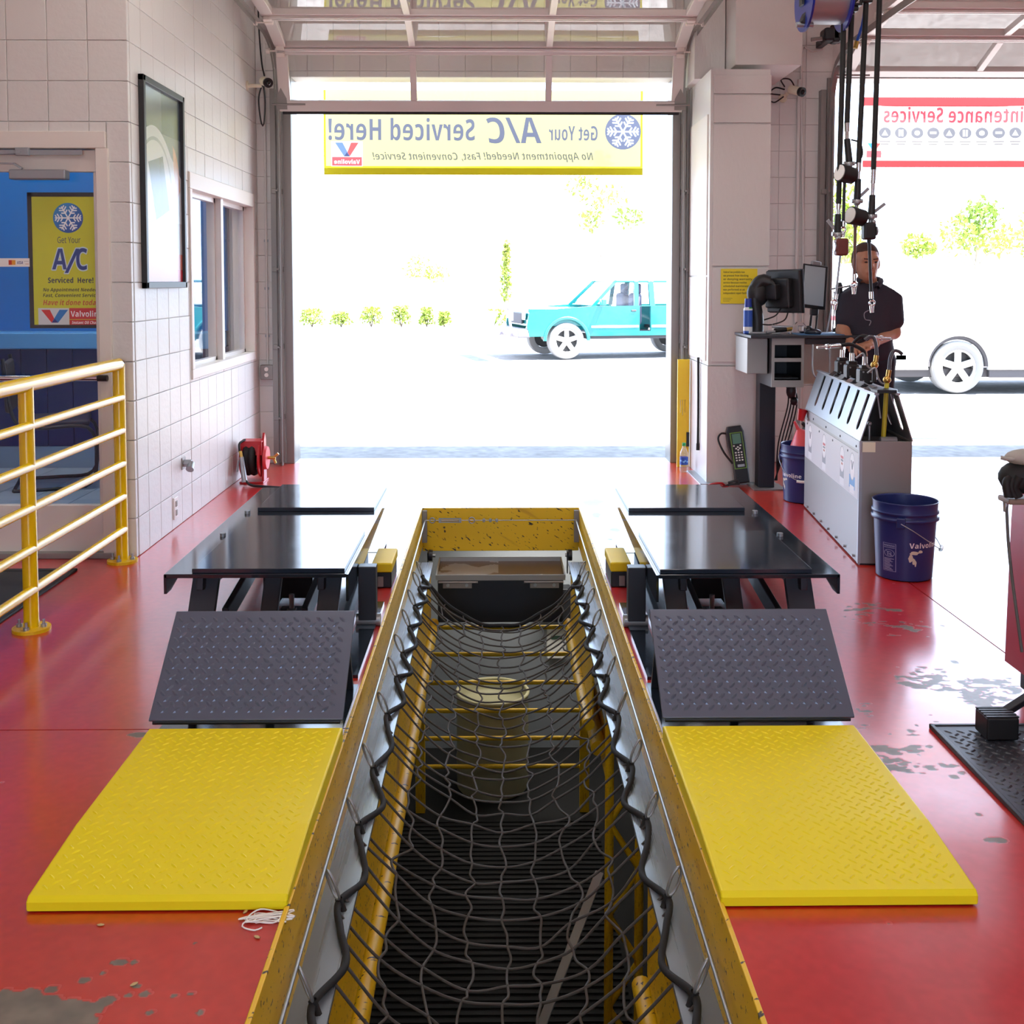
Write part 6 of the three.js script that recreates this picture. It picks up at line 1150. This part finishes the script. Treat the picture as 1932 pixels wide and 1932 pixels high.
// profile of a car body from the side with arches cut out
function archProfile(pts, wheels, yb, ra) {
  const s = new THREE.Shape(); s.moveTo(pts[0][0], pts[0][1]);
  for (const p of pts.slice(1)) s.lineTo(p[0], p[1]);
  for (const wx of wheels) { s.lineTo(wx + ra, yb); s.absarc(wx, 0.34, ra, Math.asin((yb - 0.34) / ra), Math.PI - Math.asin((yb - 0.34) / ra), false); s.lineTo(wx - ra, yb); }
  s.closePath(); return s;
}
{
  // green off-roader: its own frame has the front at -x, near side at +z
  const t = thing('off_road_car', 'teal green boxy off-road car parked in the yard', 'car', [2.3, 0, -20.9], 0.23);
  const teal = std(0x0a7476, 0.3, 0.1, { clearcoat: 1, clearcoatRoughness: 0.08 }), dark = std(0x3b3b40, 0.7), Wd = 1.66, wx = [-1.27, 1.31];
  const body = archProfile([[-1.98, 0.42], [-2.02, 0.62], [-1.98, 0.86], [-1.72, 0.9], [-0.75, 0.97], [2.05, 0.97], [2.08, 0.45]], [wx[1], wx[0]], 0.42, 0.4);
  const seatGap = [[0.14, 0.5], [0.36, 0.5], [0.36, 0.96], [0.14, 0.96]];
  const sideSkin = (z0, gap) => { const s = body.clone(); if (gap) s.holes.push(new THREE.Path(seatGap.map(([x, y]) => new THREE.Vector2(x, y)))); return new THREE.ExtrudeGeometry(s, { depth: 0.05, bevelEnabled: false, curveSegments: 16 }).translate(0, 0, z0); };
  part(t, 'body_side', sideSkin(Wd / 2 - 0.05, true), teal);
  part(t, 'body_side', sideSkin(-Wd / 2, true), teal);
  part(t, 'bonnet', [span(-1.98, -0.75, 0.6, 0.93, -Wd / 2 + 0.05, Wd / 2 - 0.05, 0.02)], teal);
  part(t, 'floor_pan', [span(-0.85, 0.85, 0.36, 0.46, -Wd / 2 + 0.05, Wd / 2 - 0.05), span(0.85, 2.0, 0.5, 0.56, -Wd / 2 + 0.05, Wd / 2 - 0.05)], dark);
  part(t, 'roof', span(-0.28, 1.95, 1.4, 1.45, -0.66, 0.66, 0.02), teal);
  for (const s of [-1, 1]) {
    const z = s * 0.74, zt = s * 0.64;
    const pil = (x0, x1, w) => bar(V(x0, 0.96, z), V(x1, 1.42, zt), w, 0.05, 0.004, V(0, 0, 1));
    for (const [a, b, w] of [[-0.75, -0.28, 0.06], [0.1, 0.13, 0.08], [0.42, 0.42, 0.1], [1.95, 1.9, 0.12]]) part(t, 'roof_pillar', pil(a, b, w), teal);
    part(t, 'mirror', [box(0.1, 0.12, 0.14, -0.6, 1.04, s * 0.9, 0.02), bar(V(-0.58, 1.0, s * 0.8), V(-0.6, 1.02, s * 0.88), 0.03, 0.03)], teal);
    part(t, 'rub_strip', [span(-0.8, 0.12, 0.57, 0.61, s * (Wd / 2), s * (Wd / 2 + 0.012)), span(0.38, 0.95, 0.57, 0.61, s * (Wd / 2), s * (Wd / 2 + 0.012))], M.white);
    part(t, 'door_handle', box(0.1, 0.03, 0.02, 0.02, 0.88, s * (Wd / 2 + 0.01), 0.006), dark);
    for (const x of wx) part(t, 'arch_flare', new THREE.TorusGeometry(0.415, 0.035, 8, 24, Math.PI).translate(x, 0.34, s * Wd / 2), teal);
    part(t, 'side_window', new THREE.PlaneGeometry(0.5, 0.42).translate(-0.17, 1.18, s * 0.7), M.glass);
    part(t, 'headlight', box(0.03, 0.13, 0.2, -2.02, 0.78, s * 0.6, 0.01), M.chrome);
    part(t, 'seat', [box(0.3, 0.14, 0.48, 0.02, 0.62, s * 0.36, 0.05), box(0.14, 0.6, 0.46, 0.22, 0.9, s * 0.36, 0.06).rotateZ(0), box(0.1, 0.2, 0.26, 0.26, 1.28, s * 0.36, 0.04)], std(0x56566a, 0.8));
  }
  part(t, 'windscreen', new THREE.PlaneGeometry(1.3, 0.62).rotateX(-0.8).rotateY(-Math.PI / 2).translate(-0.5, 1.19, 0), M.glass);
  part(t, 'grille', span(-2.03, -2.0, 0.64, 0.84, -0.45, 0.45, 0.005), dark);
  part(t, 'bumper', [span(-2.2, -1.95, 0.4, 0.56, -Wd / 2, Wd / 2, 0.03)], std(0x77757c, 0.6));
  part(t, 'rear_panel', span(2.0, 2.06, 0.5, 0.97, -Wd / 2 + 0.05, Wd / 2 - 0.05), teal);
  for (const x of wx) for (const s of [-1, 1]) wheel(t, x, 0.335, s * (Wd / 2 - 0.1), 0.335, 0.22, s, 5, std(0xd8d8d6, 0.35, 0.6));
  part(t, 'plow_blade', new THREE.CylinderGeometry(0.75, 0.75, 1.9, 20, 1, true, Math.PI * 1.5 - 0.5, 0.95).rotateX(Math.PI / 2).translate(-1.92, 0.52, 0), new THREE.MeshStandardMaterial({ color: 0xcfcbd2, roughness: 0.6, side: THREE.DoubleSide }));
  [bar(V(-2.62, 0.3, 0.4), V(-2.15, 0.45, 0.4), 0.05, 0.05), bar(V(-2.62, 0.3, -0.4), V(-2.15, 0.45, -0.4), 0.05, 0.05), bar(V(-2.55, 0.5, 0.3), V(-2.25, 0.92, 0.3), 0.04, 0.04), bar(V(-2.25, 0.92, 0.3), V(-2.5, 1.02, 0.3), 0.04, 0.04), bar(V(-2.25, 0.92, 0.3), V(-2.18, 0.5, 0.3), 0.04, 0.04)].forEach((g) => part(t, 'plow_frame', g, std(0x8f8b96, 0.6)));
  part(t, 'plow_lamp', box(0.06, 0.2, 0.14, -2.24, 0.8, 0.5, 0.01), std(0x8f8b96, 0.6));
}
{
  const t = thing('white_car', 'white car parked close outside the second bay', 'car', [7.25, 0, -14.6], 0);
  const wm = std(0xf4f4f2, 0.3, 0, { clearcoat: 1, clearcoatRoughness: 0.06 }), dark = std(0x4a484c, 0.7), Wd = 1.8, wx = [-1.4, 1.45];
  const body = archProfile([[-2.28, 0.3], [-2.32, 0.62], [-2.2, 0.86], [-1.1, 1.02], [2.2, 1.06], [2.3, 0.8], [2.28, 0.3]], [wx[1], wx[0]], 0.3, 0.39);
  for (const z of [Wd / 2 - 0.06, -Wd / 2]) part(t, 'body_side', new THREE.ExtrudeGeometry(body, { depth: 0.06, bevelEnabled: true, bevelSize: 0.015, bevelThickness: 0.015, bevelOffset: -0.015, bevelSegments: 2, curveSegments: 18 }).translate(0, 0, z), wm);
  part(t, 'bonnet', [span(-2.24, -1.0, 0.62, 0.88, -Wd / 2 + 0.05, Wd / 2 - 0.05, 0.04), bar(V(-2.15, 0.86, 0), V(-1.0, 1.0, 0), Wd - 0.1, 0.03)], wm);
  part(t, 'front_bumper', span(-2.36, -2.2, 0.26, 0.64, -Wd / 2 + 0.03, Wd / 2 - 0.03, 0.05), wm);
  part(t, 'underbody', span(-2.2, 2.2, 0.2, 0.32, -Wd / 2 + 0.08, Wd / 2 - 0.08, 0.02), dark);
  for (const s of [-1, 1]) part(t, 'sill', span(-1.0, 1.05, 0.2, 0.3, s * (Wd / 2 - 0.12), s * (Wd / 2 - 0.01), 0.01), dark);
  part(t, 'roof', span(-0.2, 1.9, 1.55, 1.6, -0.66, 0.66, 0.03), wm);
  for (const s of [-1, 1]) {
    for (const [a, b, w] of [[-1.05, -0.22, 0.07], [0.35, 0.4, 0.09], [1.2, 1.15, 0.08], [2.15, 1.85, 0.14]]) part(t, 'roof_pillar', bar(V(a, 1.0, s * 0.82), V(b, 1.58, s * 0.66), w, 0.06, 0.005, V(0, 0, 1)), wm);
    part(t, 'side_window', new THREE.PlaneGeometry(2.2, 0.5).rotateX(-s * 0.27).translate(0.75, 1.3, s * 0.75), M.glass);
    part(t, 'fog_lamp', [box(0.16, 0.09, 0.04, -2.14, 0.46, s * (Wd / 2 - 0.005), 0.015)], std(0x8a8a90, 0.3, 0.4));
    part(t, 'mirror', box(0.12, 0.13, 0.2, -0.72, 1.08, s * 1.0, 0.04), wm);
    part(t, 'door_gap', span(-0.82, -0.812, 0.34, 1.0, s * (Wd / 2 + 0.001), s * (Wd / 2 + 0.004)), dark);
    for (const x of wx) part(t, 'arch_liner', new THREE.TorusGeometry(0.375, 0.03, 8, 24, Math.PI).translate(x, 0.34, s * (Wd / 2 - 0.05)), dark);
    part(t, 'headlight', box(0.24, 0.13, 0.08, -2.2, 0.74, s * 0.8, 0.03), M.chrome);
  }
  part(t, 'windscreen', new THREE.PlaneGeometry(1.4, 0.98).rotateX(-0.95).rotateY(-Math.PI / 2).translate(-0.64, 1.28, 0), M.glass);
  for (const x of wx) for (const s of [-1, 1]) wheel(t, x, 0.335, s * (Wd / 2 - 0.11), 0.335, 0.22, s, 5, std(0xdededc, 0.35, 0.5));
  const r = thing('red_van', 'red and white vehicle beyond the man, partly hidden', 'car', [6.6, 0, -20.4]);
  part(r, 'body', extrude([[-0.8, 0.3], [1.2, 0.3], [1.2, 1.5], [-0.2, 1.5], [-0.6, 1.0], [-0.8, 0.9]], 1.6, 0.02).translate(0, 0, -0.8), M.white);
  part(r, 'tail_lamp', [box(0.03, 0.3, 0.2, -0.82, 1.0 - 0.1, 0.5, 0.01), span(-0.82, -0.2, 0.72, 0.8, 0.8, 0.83)], M.redBright);
  for (const x of [-0.4, 0.8]) wheel(r, x, 0.31, 0.72, 0.31, 0.2, 1, 5, M.galv);
}
// planting
const leafMats = [std(0x93a548, 0.8, 0, { side: THREE.DoubleSide }), std(0xa3ad55, 0.8, 0, { side: THREE.DoubleSide }), std(0x7e9640, 0.8, 0, { side: THREE.DoubleSide })];
function leaves(n, size, spread) {
  const pos = [], q = new THREE.Quaternion(), e = new THREE.Euler();
  for (let i = 0; i < n; i++) { const c = spread(i), s = size * rr(0.6, 1.3); q.setFromEuler(e.set(rr(0, 6.3), rr(0, 6.3), rr(0, 6.3))); const p = [V(-s, 0, 0), V(0, -s * 0.45, 0), V(s, 0, 0), V(0, s * 0.45, s * 0.2)].map((v) => v.applyQuaternion(q).add(c)); for (const k of [0, 1, 2, 0, 2, 3]) pos.push(p[k].x, p[k].y, p[k].z); }
  const g = new THREE.BufferGeometry(); g.setAttribute('position', new THREE.Float32BufferAttribute(pos, 3)); g.computeVertexNormals(); return g;
}
function groundAt(px, Z) { return V(atDepth(px, 530, Z).x, 0, -Z); }
function bush(label, px, Z, rx, ry, n) {
  const c = groundAt(px, Z), t = thing('shrub', label, 'shrub', [c.x, 0, c.z], 0, 'shrubs along the yard edge');
  const f = part(t, 'foliage', leaves(n, 0.07, () => { const a = rr(0, 6.28), h = Math.pow(rnd(), 0.7), r = Math.sqrt(rnd()); return V(Math.cos(a) * rx * r * (1 - h * 0.35), 0.05 + h * ry, Math.sin(a) * rx * 0.6 * r); }), leafMats[n % 3]); f.userData.kind = 'stuff';
  part(t, 'stem', [rod(V(0, 0, 0), V(rx * 0.2, ry * 0.7, 0), 0.02, 0.01, 6), rod(V(0, 0, 0), V(-rx * 0.3, ry * 0.6, 0), 0.02, 0.01, 6)], std(0x5f4f3c, 0.9));
}
[[935, 0.42, 0.5], [838, 0.25, 0.42], [805, 0.28, 0.55], [757, 0.38, 0.6], [700, 0.42, 0.55], [643, 0.4, 0.42], [588, 0.46, 0.5]].forEach(([px, rx, ry], i) => bush('low green shrub, ' + ['next to the cypress', 'second', 'third', 'fourth', 'fifth', 'sixth', 'seventh'][i] + (i ? ' from the cypress along the yard edge' : ' at the yard edge'), px, 34, rx, ry, 420));
function tree(label, px, Z, h, trunk, crowns, dens, size = 0.11) {
  const c = groundAt(px, Z), t = thing('tree', label, 'tree', [c.x, 0, c.z]);
  part(t, 'trunk', [rod(V(0, 0, 0), V(0.05, h * 0.55, 0), trunk, trunk * 0.6, 8), ...crowns.map(([x, y]) => rod(V(0.04, h * 0.4, 0), V(x, y, 0), trunk * 0.5, trunk * 0.15, 6))], std(0xa09484, 0.9));
  crowns.forEach(([x, y, z, rx, ry], i) => { const f = part(t, 'foliage', leaves(dens, size, () => { const a = rr(0, 6.28), v = rr(-1, 1), r = Math.pow(rnd(), 0.45), w = Math.sqrt(1 - v * v); return V(x + Math.cos(a) * w * rx * r, y + v * ry * r, z + Math.sin(a) * w * rx * r); }), leafMats[i % 3]); f.userData.kind = 'stuff'; });
}
tree('slim spreading young tree behind the teal car', 1128, 32, 4.2, 0.05, [[-0.5, 4.3, 0, 0.5, 0.6], [0.3, 3.9, 0, 0.6, 0.4], [0.9, 3.3, 0, 0.5, 0.35], [-0.2, 3.3, 0, 0.4, 0.5], [0.1, 4.9, 0, 0.35, 0.35]], 150, 0.09);
tree('narrow dark cypress standing behind the shrubs', 955, 36, 2.6, 0.06, [[0, 1.5, 0, 0.22, 0.9], [0.02, 2.3, 0, 0.14, 0.5]], 420, 0.08);
tree('small round tree beyond the shrubs', 800, 40, 2.2, 0.05, [[-0.2, 1.9, 0, 0.6, 0.5], [0.5, 1.7, 0, 0.5, 0.35]], 200, 0.09);
tree('leafy tree beside the second bay jamb', 1592, 26, 4, 0.06, [[-0.1, 3.3, 0, 0.5, 0.7], [0.1, 2.4, 0, 0.4, 0.6]], 320, 0.1);
tree('broad leafy tree beyond the white car', 1840, 30, 4.5, 0.09, [[-0.4, 2.7, 0, 0.8, 0.6], [0.7, 2.6, 0, 0.8, 0.5], [0.1, 3.3, 0, 0.6, 0.5], [-1.6, 2.4, 0, 0.5, 0.35]], 330, 0.1);
tree('leafy tree next to the broad tree beyond the white car', 1950, 36, 5.2, 0.08, [[0, 3.2, 0, 0.6, 0.9], [0.2, 2.4, 0, 0.6, 0.6]], 360, 0.1);

scene.traverse((o) => { if (o.isMesh ) { o.castShadow = true; o.receiveShadow = true; } });
renderer.render(scene, camera);
